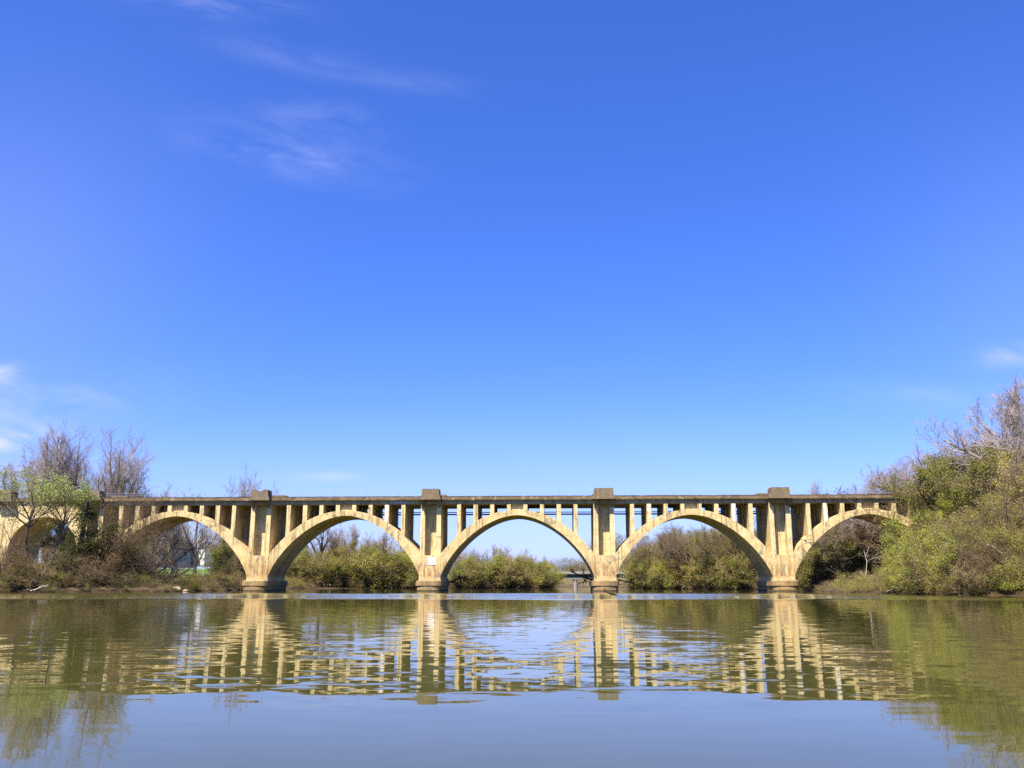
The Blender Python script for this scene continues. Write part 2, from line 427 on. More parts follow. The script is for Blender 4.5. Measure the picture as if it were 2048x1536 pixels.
def make_water():
    m, t, b, out = new_mat('river_water')
    p = pos(t); x, y, z = t.sep(p)
    # how ruffled the surface is from place to place: calm at the near shore, long wavelets further out,
    # a gust band in mid-river, calm in the lee of the bridge
    wig = t.math('MULTIPLY', t.math('SUBTRACT', t.noise(t.scale(p, 0.05, 0.02, 1), 1.0, 3), 0.5), 18)
    yd = t.math('ADD', y, wig)
    yn = t.math('ADD', y, t.math('MULTIPLY', t.math('SUBTRACT', t.noise(t.scale(p, 0.3, 0.5, 1), 1.0, 3), 0.5), 7.0))
    near = t.math('MULTIPLY', t.ramp(yn, 8.4, 13.0, 0.05, 1.0), t.ramp(yn, 22, 60, 1, 0.5))
    lee = t.ramp(yd, 128, 140, 1, 0.25)
    amp = t.math('MULTIPLY', near, lee)
    gust = t.math('MULTIPLY', t.ramp(yd, 76, 90), t.ramp(yd, 128, 142, 1, 0))
    gust = t.math('MULTIPLY', gust, t.ramp(t.noise(t.scale(p, 0.03, 0.09, 1), 1.0, 3), 0.2, 0.5))
    gust = t.math('MULTIPLY', gust, t.ramp(x, 33, 52, 1, 0))
    w1 = t.vmath('SUBTRACT', t.noise(t.scale(p, 1.5, 2.7, 1), 1.0, 1.5, 0.4, 0.4, out='Color'), (0.5, 0.5, 0.5))
    w2 = t.vmath('SUBTRACT', t.noise(t.scale(p, 5.0, 8.0, 1), 1.0, 1.0, 0.4, out='Color'), (0.5, 0.5, 0.5))
    w3 = t.vmath('SUBTRACT', t.noise(t.scale(p, 3.0, 6.0, 1), 1.0, 2.0, 0.5, out='Color'), (0.5, 0.5, 0.5))
    s1 = t.vmath('SCALE', t.scale(w1, 0.014, 0.042, 0), amp)
    s2 = t.vmath('SCALE', t.scale(w2, 0.006, 0.018, 0), amp)
    s3 = t.vmath('SCALE', t.vmath('ADD', t.scale(w3, 0.08, 0.26, 0), (0, -0.07, 0)), gust)
    s4 = t.scale(t.vmath('SUBTRACT', t.noise(t.scale(p, 1.3, 4.5, 1), 1.0, 3.0, 0.6, out='Color'), (0.5, 0.5, 0.5)), 0.005, 0.020, 0)
    swell = t.math('MULTIPLY', t.ramp(yn, 8.4, 11.5), t.ramp(y, 16, 34, 1, 0.1))
    s5 = t.vmath('SCALE', t.scale(t.vmath('SUBTRACT', t.noise(t.scale(p, 0.55, 1.5, 1), 1.0, 1.0, out='Color'), (0.5, 0.5, 0.5)), 0.006, 0.045, 0), swell)
    nrm = t.vmath('NORMALIZE', t.vmath('ADD', t.vmath('ADD', t.vmath('ADD', s1, s2), t.vmath('ADD', s3, t.vmath('ADD', s4, s5))), (0, 0, 1)))
    col = t.mix(t.noise(t.scale(p, 0.06, 0.03, 1), 1.0, 3), (0.060, 0.058, 0.013), (0.052, 0.053, 0.015))
    t.put(b.inputs['Base Color'], col)
    b.inputs['Roughness'].default_value = 0.02; b.inputs['IOR'].default_value = 1.22
    t.l.new(nrm, b.inputs['Normal'])
    mb = MB(); mb.add([(-400, -300, 0), (400, -300, 0), (400, 900, 0), (-400, 900, 0)], [(0, 1, 2, 3)])
    o = mb.build('river_water', m); tag(o, kind='structure')


make_ground(); make_water()

# ------------------------------------------------------------------ the railway bridge
SPAN = 36.3
PIERS = [11.05 + SPAN * k for k in (-2, -1, 0, 1)]
P_LEFT, P_RIGHT = 11.05 - 3 * SPAN, 11.05 + 2 * SPAN
CROWNS = [11.05 + SPAN * (k + 0.5) for k in range(-3, 2)]
DEPTH = 12.0
ROOT = (11.05, D, 0)
Y0, Y1 = D, D + DEPTH
BEAM, TOP = 17.9, 19.55
bridge = empty('arch_bridge', ROOT)
tag(bridge, 'long tan concrete railway bridge of open arches crossing the river', 'bridge')


def z_in(x): return 2.6 + 12.95 * max(0.0, 1 - (abs(x) / 16.0) ** 1.8) ** 0.75
def z_ex(x): return 16.6 - 0.0202 * abs(x) ** 2.2


def arch_ribs():
    ts = [math.sin(math.pi / 2 * i / 28) for i in range(29)]
    xs = [-16 * a for a in ts[::-1]] + [16 * a for a in ts[1:]]
    prof = [(x, z_in(x)) for x in xs] + [(x, z_ex(x)) for x in np.linspace(16.0, -16.0, 41)]
    prof = prof[::-1]
    for (ya, yb) in ((Y0, Y0 + 5.2), (Y1 - 5.2, Y1)):
        mb = MB((0, D, 0)); mb.prism_y(prof, ya, yb)
        me = mb.mesh('arch_rib')
        for c in CROWNS:
            o = link_mesh('arch_rib', me, M['concrete'], bridge); o.location = (c - ROOT[0], 0, 0)


def columns():
    lime = {(1, 8.75): 1, (3, -8.75): 0, (3, 8.75): 1, (4, -8.75): 1}
    for ci, c in enumerate(CROWNS):
        for dx in (-12.25, -8.75, -5.25, -1.75, 1.75, 5.25, 8.75, 12.25):
            w = 0.42 if abs(dx) != 8.75 else 0.46
            zb = min(z_ex(dx - w), z_ex(dx + w)) - 0.35
            for k, (ya, yb) in enumerate(((Y0 + 0.04, Y0 + 5.1), (Y1 - 5.1, Y1 - 0.04))):
                mb = MB(ROOT); mb.box(c + dx - w, c + dx + w, ya, yb, zb, BEAM + 0.12)
                o = mb.build('spandrel_column', M['column'], bridge)
                if k == 0 and (ci, dx) in lime:
                    # lime leached over the face of the column: a thin crust of uneven outline
                    rng = random.Random(ci * 10 + int(dx)); mb = MB(ROOT); n = 14; L = []; Rr = []
                    zt, zz = BEAM - 0.05, zb + (0.5 if lime[(ci, dx)] else 2.6)
                    for i in range(n + 1):
                        z = zt + (zz - zt) * i / n
                        L.append((c + dx - w + 0.03 + rng.uniform(0, 0.25), z)); Rr.append((c + dx + w - 0.03 - rng.uniform(0, 0.3), z))
                    mb.prism_y(L + Rr[::-1], ya - 0.012, ya + 0.01)
                    mb.build('lime_crust', M['limed'], o)
            if abs(dx) == 12.25:
                mb = MB(ROOT); mb.box(c + dx - 0.3, c + dx + 0.3, Y0 + 5.1, Y1 - 5.1, 15.1, 15.8)
                mb.build('cross_strut', M['column'], bridge)
        mb = MB(ROOT)
        mb.box(c - 1.34, c + 1.34, Y0 + 0.6, Y0 + 5.0, 16.3, BEAM + 0.1)
        mb.build('crown_wall', M['column'], bridge)


def nose(cx, w, front, back, n=14):
    """plan of a footing: straight flanks and bowed ends"""
    pts = []
    for i in range(n + 1):
        a = math.pi + math.pi * i / n
        pts.append((cx + w * math.cos(a), front + BOW * math.sin(a)))
    for i in range(n + 1):
        a = math.pi * i / n
        pts.append((cx + w * math.cos(a), back + BOW * math.sin(a)))
    return pts


BOW = 1.7


def footing(cx, parent):
    mb = MB(ROOT)
    mb.prism_z(nose(cx, 2.55, Y0 - 0.5, Y1 + 0.5), -2.6, 1.12)
    mb.prism_z(nose(cx, 2.8, Y0 - 0.62, Y1 + 0.62), 1.12, 2.05)
    # sloping half-cone tops that run from the ledge up to the pier face
    ring = nose(cx, 2.72, Y0 - 0.6, Y1 + 0.6); n = len(ring) // 2
    for s, apex in ((0, (cx, Y0 + 0.1, 3.15)), (n, (cx, Y1 - 0.1, 3.15))):
        part = ring[s:s + n]
        vs = [(x, y, 2.05) for x, y in part] + [apex]
        mb.add(vs, [(i, i + 1, n) for i in range(n - 1)] + [(n - 1, 0, n)])
    mb.build('footing', M['footing'], parent)


def cap_block(cx, front, parent, broken=False, seed=0, w=2.25):
    """the refuge parapet over a pier: a projecting slab with a battered block on it"""
    rng = random.Random(seed)
    s = -1 if front else 1
    yo = (Y0 if front else Y1) + s * 1.75; yi = (Y0 if front else Y1) - s * 1.2
    lo, hi = min(yo, yi), max(yo, yi)
    mb = MB(ROOT)
    mb.box(cx - w, cx + w, lo, hi, 18.72, 19.12)
    n = 12; prof = [(cx - w + 0.08, 19.12)]
    prof += [(cx + w - 0.08, 19.12), (cx + w - 0.34, 19.75), (cx + w - 0.42, 20.9)]
    for i in range(n, -1, -1):
        x = -1 + 2 * i / n
        dip = 0.42 * math.exp(-((x - 0.02) / 0.36) ** 2) if broken else 0.05 * math.exp(-((x + 0.1) / 0.15) ** 2)
        prof.append((cx + x * (w - 0.5), 21.0 - dip + rng.uniform(-0.025, 0.025)))
    prof += [(cx - w + 0.42, 20.9), (cx - w + 0.34, 19.75)]
    yo2 = yo - s * 0.1
    mb.prism_y(prof, min(yo2, yi + s * 0.02), max(yo2, yi + s * 0.02))
    o = mb.build('cap_block', M['cap'], parent)
    if broken and front: o['label'] = 'brown cap block with its top broken into a notch'
    for dx in (-1.7, 1.7):
        mb = MB(ROOT); y = Y0 if front else Y1
        a = [(y + 0.05 * s, 18.72), (y + 1.25 * s, 18.72), (y + 1.2 * s, 18.4), (y + 0.55 * s, 17.75), (y + 0.5 * s, 17.3), (y + 0.05 * s, 17.2)]
        q = [(cx + dx - 0.33, yy, zz) for yy, zz in a] + [(cx + dx + 0.33, yy, zz) for yy, zz in a]
        n = len(a); mb.add(q, [tuple(range(n)), tuple(range(2 * n - 1, n - 1, -1))] + [(i, i + n, (i + 1) % n + n, (i + 1) % n) for i in range(n)])
        mb.build('corbel', M['cap'], parent)


def piers():
    for i, cx in enumerate([P_LEFT] + PIERS + [P_RIGHT]):
        mb = MB(ROOT)
        f = lambda w, e: (cx - w, cx + w, Y0 - e, Y1 + e)
        mb.frustum(f(2.32, 0.10), -0.5 if 0 < i < 5 else -3, f(2.18, 0.06), 7.3)
        p = mb.build('pier', M['concrete'], bridge)
        mb = MB(ROOT); mb.box(cx - 1.3, cx + 1.3, Y0 + 1.95, Y1 - 1.95, 7.2, 18.3)
        mb.build('web_wall', M['column'], p)
        for s in (-1, 1):
            for (ya, yb) in ((Y0 - 0.05, Y0 + 5.2), (Y1 - 5.2, Y1 + 0.05)):
                mb = MB(ROOT)
                a = (cx + s * 1.7 - 0.5, cx + s * 1.7 + 0.5, ya, yb); bb = (cx + s * 1.68 - 0.45, cx + s * 1.68 + 0.45, ya, yb)
                mb.frustum(a, 7.25, bb, 18.6)
                mb.build('pillar', M['column'], p)
        if 0 < i < 5: footing(cx, p)
        cap_block(cx, True, p, broken=(i == 1), seed=i, w=(2.0, 2.1, 2.2, 2.35, 2.3, 2.2)[i])
        cap_block(cx, False, p, seed=20 + i)


def ragged_strip(name, mat, x0, x1, outline, step=0.45, seed=1):
    """a long moulding whose edges are chipped: outline = list of (y, z, jitter)"""
    rng = np.random.default_rng(seed)
    xs = np.arange(x0, x1 + step, step); n = len(xs); k = len(outline)
    V = np.zeros((n, k, 3))
    for j, (y, z, jit) in enumerate(outline):
        sm = rng.normal(0, 1, n); sm = 0.6 * sm + 0.4 * np.roll(sm, 1)
        spall = (rng.random(n) < 0.08) * rng.uniform(0.4, 1.0, n) * 2.5
        V[:, j, 0] = xs - ROOT[0]; V[:, j, 1] = y - ROOT[1] + jit * 0.5 * np.abs(sm) * np.sign(D + 6 - y); V[:, j, 2] = z + jit * (0.4 * sm - spall * 0.5)
    i = np.arange(n * k).reshape(n, k)
    a, b_ = i[:-1], i[1:]
    Q = np.stack([a, b_, np.roll(b_, -1, 1), np.roll(a, -1, 1)], -1).reshape(-1, 4)
    return link_mesh(name, quad_mesh(name, V, Q, smooth=False), mat, bridge)


def deck():
    x0, x1 = -230.0, 190.0
    mb = MB(ROOT); mb.box(x0, x1, Y0, Y1, BEAM, 18.72); mb.build('deck_beam', M['beam'], bridge)
    mb = MB(ROOT); mb.box(x0, x1, Y0 + 0.5, Y1 - 0.5, 18.72, 19.2); mb.build('ballast_bed', M['ballast'], bridge)
    ragged_strip('parapet', M['parapet'], x0, x1, [(Y0 - 0.48, 18.70, 0.03), (Y0 - 0.52, 18.98, 0.05), (Y0 - 0.34, 19.05, 0.05), (Y0 - 0.3, 19.42, 0.03), (Y0 - 0.36, 19.56, 0.05), (Y0 + 0.45, 19.56, 0.02), (Y0 + 0.5, 18.71, 0.0)], seed=3)
    ragged_strip('parapet', M['parapet'], x0, x1, [(Y1 + 0.48, 18.70, 0.03), (Y1 + 0.5, 19.0, 0.05), (Y1 + 0.34, 19.05, 0.05), (Y1 + 0.36, 19.56, 0.04), (Y1 - 0.45, 19.56, 0.02), (Y1 - 0.5, 18.71, 0.0)], seed=4)
    for yr in (Y0 + 2.6, Y0 + 4.1, Y0 + 7.9, Y0 + 9.4):
        mb = MB(ROOT); mb.box(x0, x1, yr - 0.05, yr + 0.05, 19.2, 19.42); mb.build('track_rail', M['driftwood'], bridge)
    # handrail along the front edge, with posts
    mb = MB(ROOT)
    for z in (20.45, 20.0):
        mb.tube([(-112, Y0 + 0.75, z), (98, Y0 + 0.75, z)], 0.03, 5)
    rail = mb.build('railing', M['steel'], bridge)
    mb = MB((0, 0, 0)); mb.tube([(0, 0, 19.2), (0, 0, 20.47)], 0.032, 5); me = mb.mesh('railing_post')
    x = -111.0
    while x < 97:
        o = link_mesh('railing_post', me, M['steel'], rail); o.location = (x - ROOT[0], 0.75, 0); x += 3.42
    # two service pipes strapped to the back face
    for z, r in ((17.12, 0.1), (16.66, 0.16)):
        mb = MB(ROOT); mb.tube([(-112, Y1 + 0.35, z), (98, Y1 + 0.35, z)], r, 8)
        for cx in PIERS: mb.box(cx - 0.1, cx + 0.1, Y1 - 0.02, Y1 + 0.36, z + r * 0.4, z + r * 0.9)
        mb.build('service_pipe', M['pipe'], bridge)


def land_spans():
    """solid spandrel walls with a round opening at either end, then solid approach walls"""
    for cx, r in ((-108.4, 7.6), (93.65, 7.5)):
        zs = 7.9; x0, x1 = cx - 8.1, cx + 8.3
        arc = [(cx + r * math.cos(math.pi * i / 32), zs + r * math.sin(math.pi * i / 32)) for i in range(33)]
        prof = [(x0, -3), (x0, BEAM + 0.05), (x1, BEAM + 0.05), (x1, -3), (cx + r, -3)] + arc + [(cx - r, -3)]
        mb = MB(ROOT); mb.prism_y(prof[::-1], Y0 + 0.03, Y1 - 0.03)
        mb.build('spandrel_wall', M['column'], bridge)
    for xa, xb in ((-230.0, -116.3), (101.75, 190.0)):
        mb = MB(ROOT); mb.box(xa, xb, Y0 + 0.06, Y1 - 0.06, -3, BEAM + 0.05)
        mb.build('approach_wall', M['column'], bridge)
    pp = empty('pier', (0, 0, 0)); bpy.data.objects.remove(pp)
    for cx in (-117.2,):
        cap_block(cx, True, bridge, seed=40, w=1.9)


def graffiti():
    rng = random.Random(4)
    for mat, n, z0 in ((M['paint_white'], 15, 18.12), (M['paint_blue'], 8, 18.16)):
        mb = MB(ROOT); x = -33.8
        for i in range(n):
            pts = [(x + rng.uniform(-0.15, 0.3), Y0 - 0.012, z0 + rng.uniform(-0.08, 0.42)) for _ in range(4)]
            for a, b in zip(pts, pts[1:]):
                dx, dz = b[0] - a[0], b[2] - a[2]; L = math.hypot(dx, dz) + 1e-6; nx, nz = -dz / L * 0.035, dx / L * 0.035
                mb.prism_y([(a[0] - nx, a[2] - nz), (b[0] - nx, b[2] - nz), (b[0] + nx, b[2] + nz), (a[0] + nx, a[2] + nz)], Y0 - 0.02 - 0.001 * i, Y0 + 0.01)
            x += 3.4 / n
        mb.build('graffiti', mat, bridge)


arch_ribs(); columns(); piers(); deck(); land_spans(); graffiti()

# blank white board on the second river pier
def sign_board():
    x0, x1 = -25.62, -24.1; z0, z1 = 5.35, 6.95; y = D - 0.1
    root = empty('sign_board', ((x0 + x1) / 2, y, z0))
    tag(root, 'blank white square board fixed low on the front of a bridge pier', 'sign')
    b = ((x0 + x1) / 2, y, z0)
    mb = MB(b); mb.box(x0, x1, y - 0.06, y - 0.02, z0, z1); mb.build('panel', M['white'], root)
    mb = MB(b)
    for bx in (x0 + 0.3, x1 - 0.36): mb.box(bx, bx + 0.06, y - 0.02, y + 0.06, z0 + 0.1, z1 - 0.1)
    mb.build('mounting_batten', M['driftwood'], root)
sign_board()

# ------------------------------------------------------------------ buildings and the far road bridge
def col_x(px, Y):
    d = ray(px, 1170); return d[0] / d[1] * Y


def height_at(px, py, Y):
    d = ray(px, py); return CAM_H + d[2] / d[1] * Y


def house(name, label, px, Y, w, dep, eave, ridge, wall, roof, rz=0.0, windows=(), hip=0.0, chimney=True, z=None):
    x = col_x(px, Y); z = float(ground_z(x, Y)) - 0.3 if z is None else z
    root = empty(name, (x, Y, z), rz); tag(root, label, 'house')
    mb = MB(); mb.box(-w / 2, w / 2, -dep / 2, dep / 2, 0, eave)
    if hip == 0:
        mb.add([(-w / 2, -dep / 2, eave), (-w / 2, dep / 2, eave), (-w / 2, 0, ridge - 0.1)], [(0, 1, 2)])
        mb.add([(w / 2, -dep / 2, eave), (w / 2, dep / 2, eave), (w / 2, 0, ridge - 0.1)], [(0, 2, 1)])
    mb.build('wall', wall, root)
    e = 0.4; mb = MB(); hx = w / 2 - hip
    mb.add([(-w / 2 - e, -dep / 2 - e, eave - 0.1), (w / 2 + e, -dep / 2 - e, eave - 0.1), (w / 2 + e, dep / 2 + e, eave - 0.1), (-w / 2 - e, dep / 2 + e, eave - 0.1),
            (-hx - (e if hip == 0 else 0), 0, ridge), (hx + (e if hip == 0 else 0), 0, ridge)],
           [(0, 1, 5, 4), (2, 3, 4, 5), (1, 2, 5), (3, 0, 4), (3, 2, 1, 0)])
    r = mb.build('roof', roof, root)
    if chimney:
        mb = MB(); mb.box(w * 0.18, w * 0.18 + 0.9, -0.45, 0.45, eave, ridge + 1.3); mb.build('chimney', M['brick'], r)
    for (wx, wz) in windows:
        mb = MB(); mb.box(wx - 0.6, wx + 0.6, -dep / 2 - 0.06, -dep / 2 - 0.003, wz - 0.85, wz + 0.85); f = mb.build('window', M['house_white'], root)
        mb = MB()
        for s in (-1, 1): mb.box(wx + s * 0.25 - 0.2, wx + s * 0.25 + 0.2, -dep / 2 - 0.075, -dep / 2 - 0.062, wz - 0.7, wz + 0.7)
        mb.build('pane', M['glass'], f)


house('building', 'dark blue building behind the trees under the leftmost river arch', 338, 300, 15, 9, 6.4, 8.2, M['blue_wall'], M['dark_roof'], 0.15, ((-4, 2), (2, 2)), chimney=False, z=7.0)
house('house', 'white house with grey hipped roof beside the dark blue building', 396, 305, 7.5, 9, 6.2, 9.2, M['house_white'], M['grey_roof'], -0.1, ((-1.8, 4.4), (1.6, 4.4), (-1.8, 1.6), (1.6, 1.6)), hip=2.6, z=7.5)
house('house', 'pale gabled house on the slope behind the solid left arch', 118, 262, 9, 8, 6.5, 9.0, M['pale_concrete'], M['grey_roof'], 0.2, ((-2, 4.5), (2, 4.5)), z=6.6)


def utility_pole():
    Y = 290; x = col_x(405, Y); z = float(ground_z(x, Y)) - 0.3; top = height_at(405, 1050, Y) - z
    root = empty('utility_pole', (x, Y, z)); tag(root, 'pale utility pole standing by the white hip-roofed house', 'utility pole')
    mb = MB(); mb.tube([(0, 0, 0), (0, 0, top)], [0.17, 0.12], 8); mb.build('pole', M['bleached'], root)
    mb = MB(); mb.box(-1.1, 1.1, -0.16, -0.08, top - 0.6, top - 0.45); mb.build('crossarm', M['driftwood'], root)
utility_pole()


def road_bridge():
    Y = 470.0; x0, x1 = -20.0, 62.0
    z0, z1 = height_at(1150, 1150, Y), height_at(1150, 1143, Y)
    root = empty('road_bridge', (21, Y, 0)); tag(root, 'low road bridge with green girders and pale parapet, seen far through the arches', 'bridge')
    b = (21, Y, 0)
    mb = MB(b); mb.box(x0, x1, Y + 0.1, Y + 9.9, z0 - 1.4, z0 + 0.1); mb.build('girder', M['green_girder'], root)
    mb = MB(b); mb.box(x0, x1, Y - 0.6, Y + 10.6, z0 + 0.1, z0 + 0.6); mb.build('deck', M['driftwood'], root)
    mb = MB(b); mb.box(x0, x1, Y - 0.7, Y - 0.4, z0 + 0.6, z1); mb.build('parapet', M['pale_concrete'], root)
    for px in (1151, 1262):
        x = col_x(px, Y)
        mb = MB(b)
        for yy in (1.5, 8.5): mb.tube([(x, Y + yy, -1.5), (x, Y + yy, z0 - 1.4)], 1.05, 14)
        mb.box(x - 1.2, x + 1.2, Y + 0.2, Y + 9.8, z0 - 2.2, z0 - 1.41)
        mb.build('pier', M['pale_concrete'], root)
    for px in (1130, 1215):
        x = col_x(px, Y); mb = MB(b); mb.tube([(x, Y - 0.2, z0), (x, Y - 0.2, z0 + 4.5), (x + 0.9, Y - 0.2, z0 + 4.9)], 0.09, 5); mb.build('lamp_post', M['pale_concrete'], root)
road_bridge()

# ------------------------------------------------------------------ trees
def norm(a): return a / (np.linalg.norm(a, axis=-1, keepdims=True) + 1e-9)


def tubes(P, Rr, k):
    """P (N,n,3) polylines with radii Rr (N,n) -> quads"""
    N, n, _ = P.shape
    T = norm(np.gradient(P, axis=1))
    main = norm(P[:, -1] - P[:, 0])
    ref = np.where(np.abs(main[:, 2:3]) < 0.8, np.array([[0, 0, 1.0]]), np.array([[1.0, 0, 0]]))[:, None, :]
    U = norm(np.cross(T, np.broadcast_to(ref, T.shape))); Wv = np.cross(T, U)
    a = np.arange(k) * 2 * np.pi / k
    V = P[:, :, None, :] + Rr[:, :, None, None] * (np.cos(a)[None, None, :, None] * U[:, :, None, :] + np.sin(a)[None, None, :, None] * Wv[:, :, None, :])
    i = np.arange(N * n * k).reshape(N, n, k)
    A, B = i[:, :-1], i[:, 1:]
    Q = np.stack([A, np.roll(A, -1, 2), np.roll(B, -1, 2), B], -1).reshape(-1, 4)
    return V.reshape(-1, 3), Q


def grow(rng, stems, levels):
    """stems = (pos, dir, len, rad); each level dict: n (points), wig, up, then kids for the next level"""
    p, d, L, r = stems
    out = []
    for li, lv in enumerate(levels):
        n = lv['n']; N = len(p)
        pts = [p]; dirs = [d]; cur = p; dd = d
        for s in range(n):
            dd = norm(dd + rng.normal(0, lv['wig'], (N, 3)) + np.array([0, 0, lv['up']]))
            cur = cur + dd * (L / n)[:, None]
            pts.append(cur); dirs.append(dd)
        P = np.stack(pts, 1); T = np.stack(dirs, 1)
        tt = np.linspace(0, 1, n + 1)[None, :]
        Rr = r[:, None] * (1 - (1 - lv['tip']) * tt)
        out.append((P, Rr))
        if 'kids' not in lv: break
        k = lv['kids']
        t = lv['t0'] + (1 - lv['t0']) * (np.arange(k)[None, :] + rng.random((N, k))) / k
        f = t * n; i0 = np.clip(f.astype(int), 0, n - 1); fr = (f - i0)[..., None]
        ar = np.arange(N)[:, None]
        cp = P[ar, i0] * (1 - fr) + P[ar, i0 + 1] * fr
        ct = norm(T[ar, i0 + 1])
        rv = norm(np.cross(ct, rng.normal(0, 1, (N, k, 3))))
        ang = np.radians(rng.normal(lv['ang'], lv['angv'], (N, k)))[..., None]
        cdir = norm(ct * np.cos(ang) + rv * np.sin(ang))
        v = lv.get('lv', 0.27); cl = L[:, None] * lv['ratio'] * (1 - lv['fall'] * t) * rng.uniform(1 - v, 1 + v, (N, k))
        rr = Rr[ar, i0] * lv['rr'] * rng.uniform(0.75, 1.1, (N, k))
        p, d, L, r = cp.reshape(-1, 3), cdir.reshape(-1, 3), cl.reshape(-1), rr.reshape(-1)
        r = np.maximum(r, lv.get('rmin', 0.008))
    return out


def leaves_at(rng, centers, size, flat=0.0):
    n = len(centers)
    a = norm(rng.normal(0, 1, (n, 3)) * np.array([1, 1, 1 - flat])); b = norm(np.cross(a, rng.normal(0, 1, (n, 3))))
    s = (size * rng.uniform(0.6, 1.35, n))[:, None]
    V = np.stack([centers + a * s, centers + b * s * 0.55, centers - a * s, centers - b * s * 0.55], 1)
    return V.reshape(-1, 3), np.arange(4 * n).reshape(-1, 4)


class Plant:
    """trunk mesh + crown mesh built once per kind; height and radius are measured"""
    def __init__(s, key, cat, out, rng, bark_m, twig_m, leaf_m=None, n_leaf=0, leaf_size=0.12, trunk_levels=2, spread=0.25, leaf_from=2, clump=True):
        Vt, Qt, k0 = [], [], 0
        Vc, Qc, k1, mi = [], [], 0, []
        for li, (P, Rr) in enumerate(out):
            k = 7 if li == 0 else (5 if li == 1 else 3)
            V, Q = tubes(P, Rr, k)
            if li < trunk_levels: Vt.append(V); Qt.append(Q + k0); k0 += len(V)
            else: Vc.append(V); Qc.append(Q + k1); k1 += len(V); mi.append(np.zeros(len(Q)))
        if n_leaf:
            src = np.concatenate([P[:, 1:].reshape(-1, 3) for P, _ in out[leaf_from:]])
            if clump:           # leaves gather on some boughs more than on others
                q = src * 0.55; f = np.sin(q[:, 0] * 2.1 + np.sin(q[:, 2] * 1.7)) + np.sin(q[:, 1] * 1.9 + 1.0) + np.sin(q[:, 2] * 2.3 + q[:, 0])
                w = np.exp(1.0 * f); w /= w.sum()
                idx = rng.choice(len(src), n_leaf, p=w)
            else: idx = rng.integers(0, len(src), n_leaf)
            V, Q = leaves_at(rng, src[idx] + rng.normal(0, spread, (n_leaf, 3)), leaf_size)
            V[:, 2] = np.maximum(V[:, 2], 0.05)
            Vc.append(V); Qc.append(Q + k1); mi.append(np.ones(len(Q)))
        s.cat = cat
        s.trunk = quad_mesh('trunk', np.concatenate(Vt), np.concatenate(Qt))
        s.trunk.materials.append(bark_m)
        Vc = np.concatenate(Vc)
        s.crown = quad_mesh('crown', Vc, np.concatenate(Qc), np.concatenate(mi))
        s.crown.materials.append(twig_m)
        if leaf_m: s.crown.materials.append(leaf_m)
        s.h = float(np.percentile(Vc[:, 2], 99.7)); s.raw = (Vc, np.concatenate(Qc), np.concatenate(mi))
        s.r = float(np.percentile(np.hypot(Vc[:, 0], Vc[:, 1]), 95))


def one(v): return np.array([v], float)


KINDS = {}
def tall_bare(seed, bark_m, twig_m):
    rng = np.random.default_rng(seed)
    st = (np.zeros((1, 3)), norm(np.array([[0.05, 0, 1.0]])), one(11), one(0.42))
    lv = [dict(n=8, wig=0.05, up=0.05, tip=0.6, kids=10, t0=0.3, ang=25, angv=6, ratio=1.1, fall=0.2, rr=0.6, lv=0.12),
          dict(n=8, wig=0.055, up=0.05, tip=0.22, kids=13, t0=0.15, ang=32, angv=9, ratio=0.4, fall=0.35, rr=0.5),
          dict(n=6, wig=0.12, up=0.06, tip=0.25, kids=8, t0=0.15, ang=32, angv=11, ratio=0.52, fall=0.35, rr=0.5, rmin=0.014),
          dict(n=4, wig=0.12, up=0.05, tip=0.4, kids=6, t0=0.15, ang=34, angv=13, ratio=0.6, fall=0.35, rr=0.6, rmin=0.008),
          dict(n=3, wig=0.15, up=0.03, tip=0.5)]
    return Plant('tall', 'tree', grow(rng, st, lv), rng, bark_m, twig_m, trunk_levels=2)


def broad_bare(seed, bark_m, twig_m, leaf_m=None, n_leaf=0, leaf_size=0.14, ang=42, dens=1.0, thin=1.0, tr=0.48, t0=0.22):
    rng = np.random.default_rng(seed)
    st = (np.zeros((1, 3)), norm(np.array([[0.04, 0.03, 1.0]])), one(8), one(tr))
    lv = [dict(n=7, wig=0.08, up=0.03, tip=0.55, kids=9, t0=t0, ang=ang, angv=10, ratio=0.95, fall=0.3, rr=0.68, lv=0.18),
          dict(n=8, wig=0.13, up=0.05, tip=0.22, kids=int(12 * dens), t0=0.15, ang=40, angv=12, ratio=0.48, fall=0.35, rr=0.5),
          dict(n=6, wig=0.16, up=0.04, tip=0.25, kids=int(8 * dens), t0=0.15, ang=40, angv=14, ratio=0.54, fall=0.35, rr=0.5, rmin=0.016 * thin),
          dict(n=4, wig=0.18, up=0.03, tip=0.4, kids=7, t0=0.1, ang=40, angv=15, ratio=0.58, fall=0.3, rr=0.6, rmin=0.010 * thin),
          dict(n=3, wig=0.2, up=0.02, tip=0.5)]
    return Plant('broad', 'tree', grow(rng, st, lv), rng, bark_m, twig_m, leaf_m, n_leaf, leaf_size, spread=0.3, leaf_from=3)


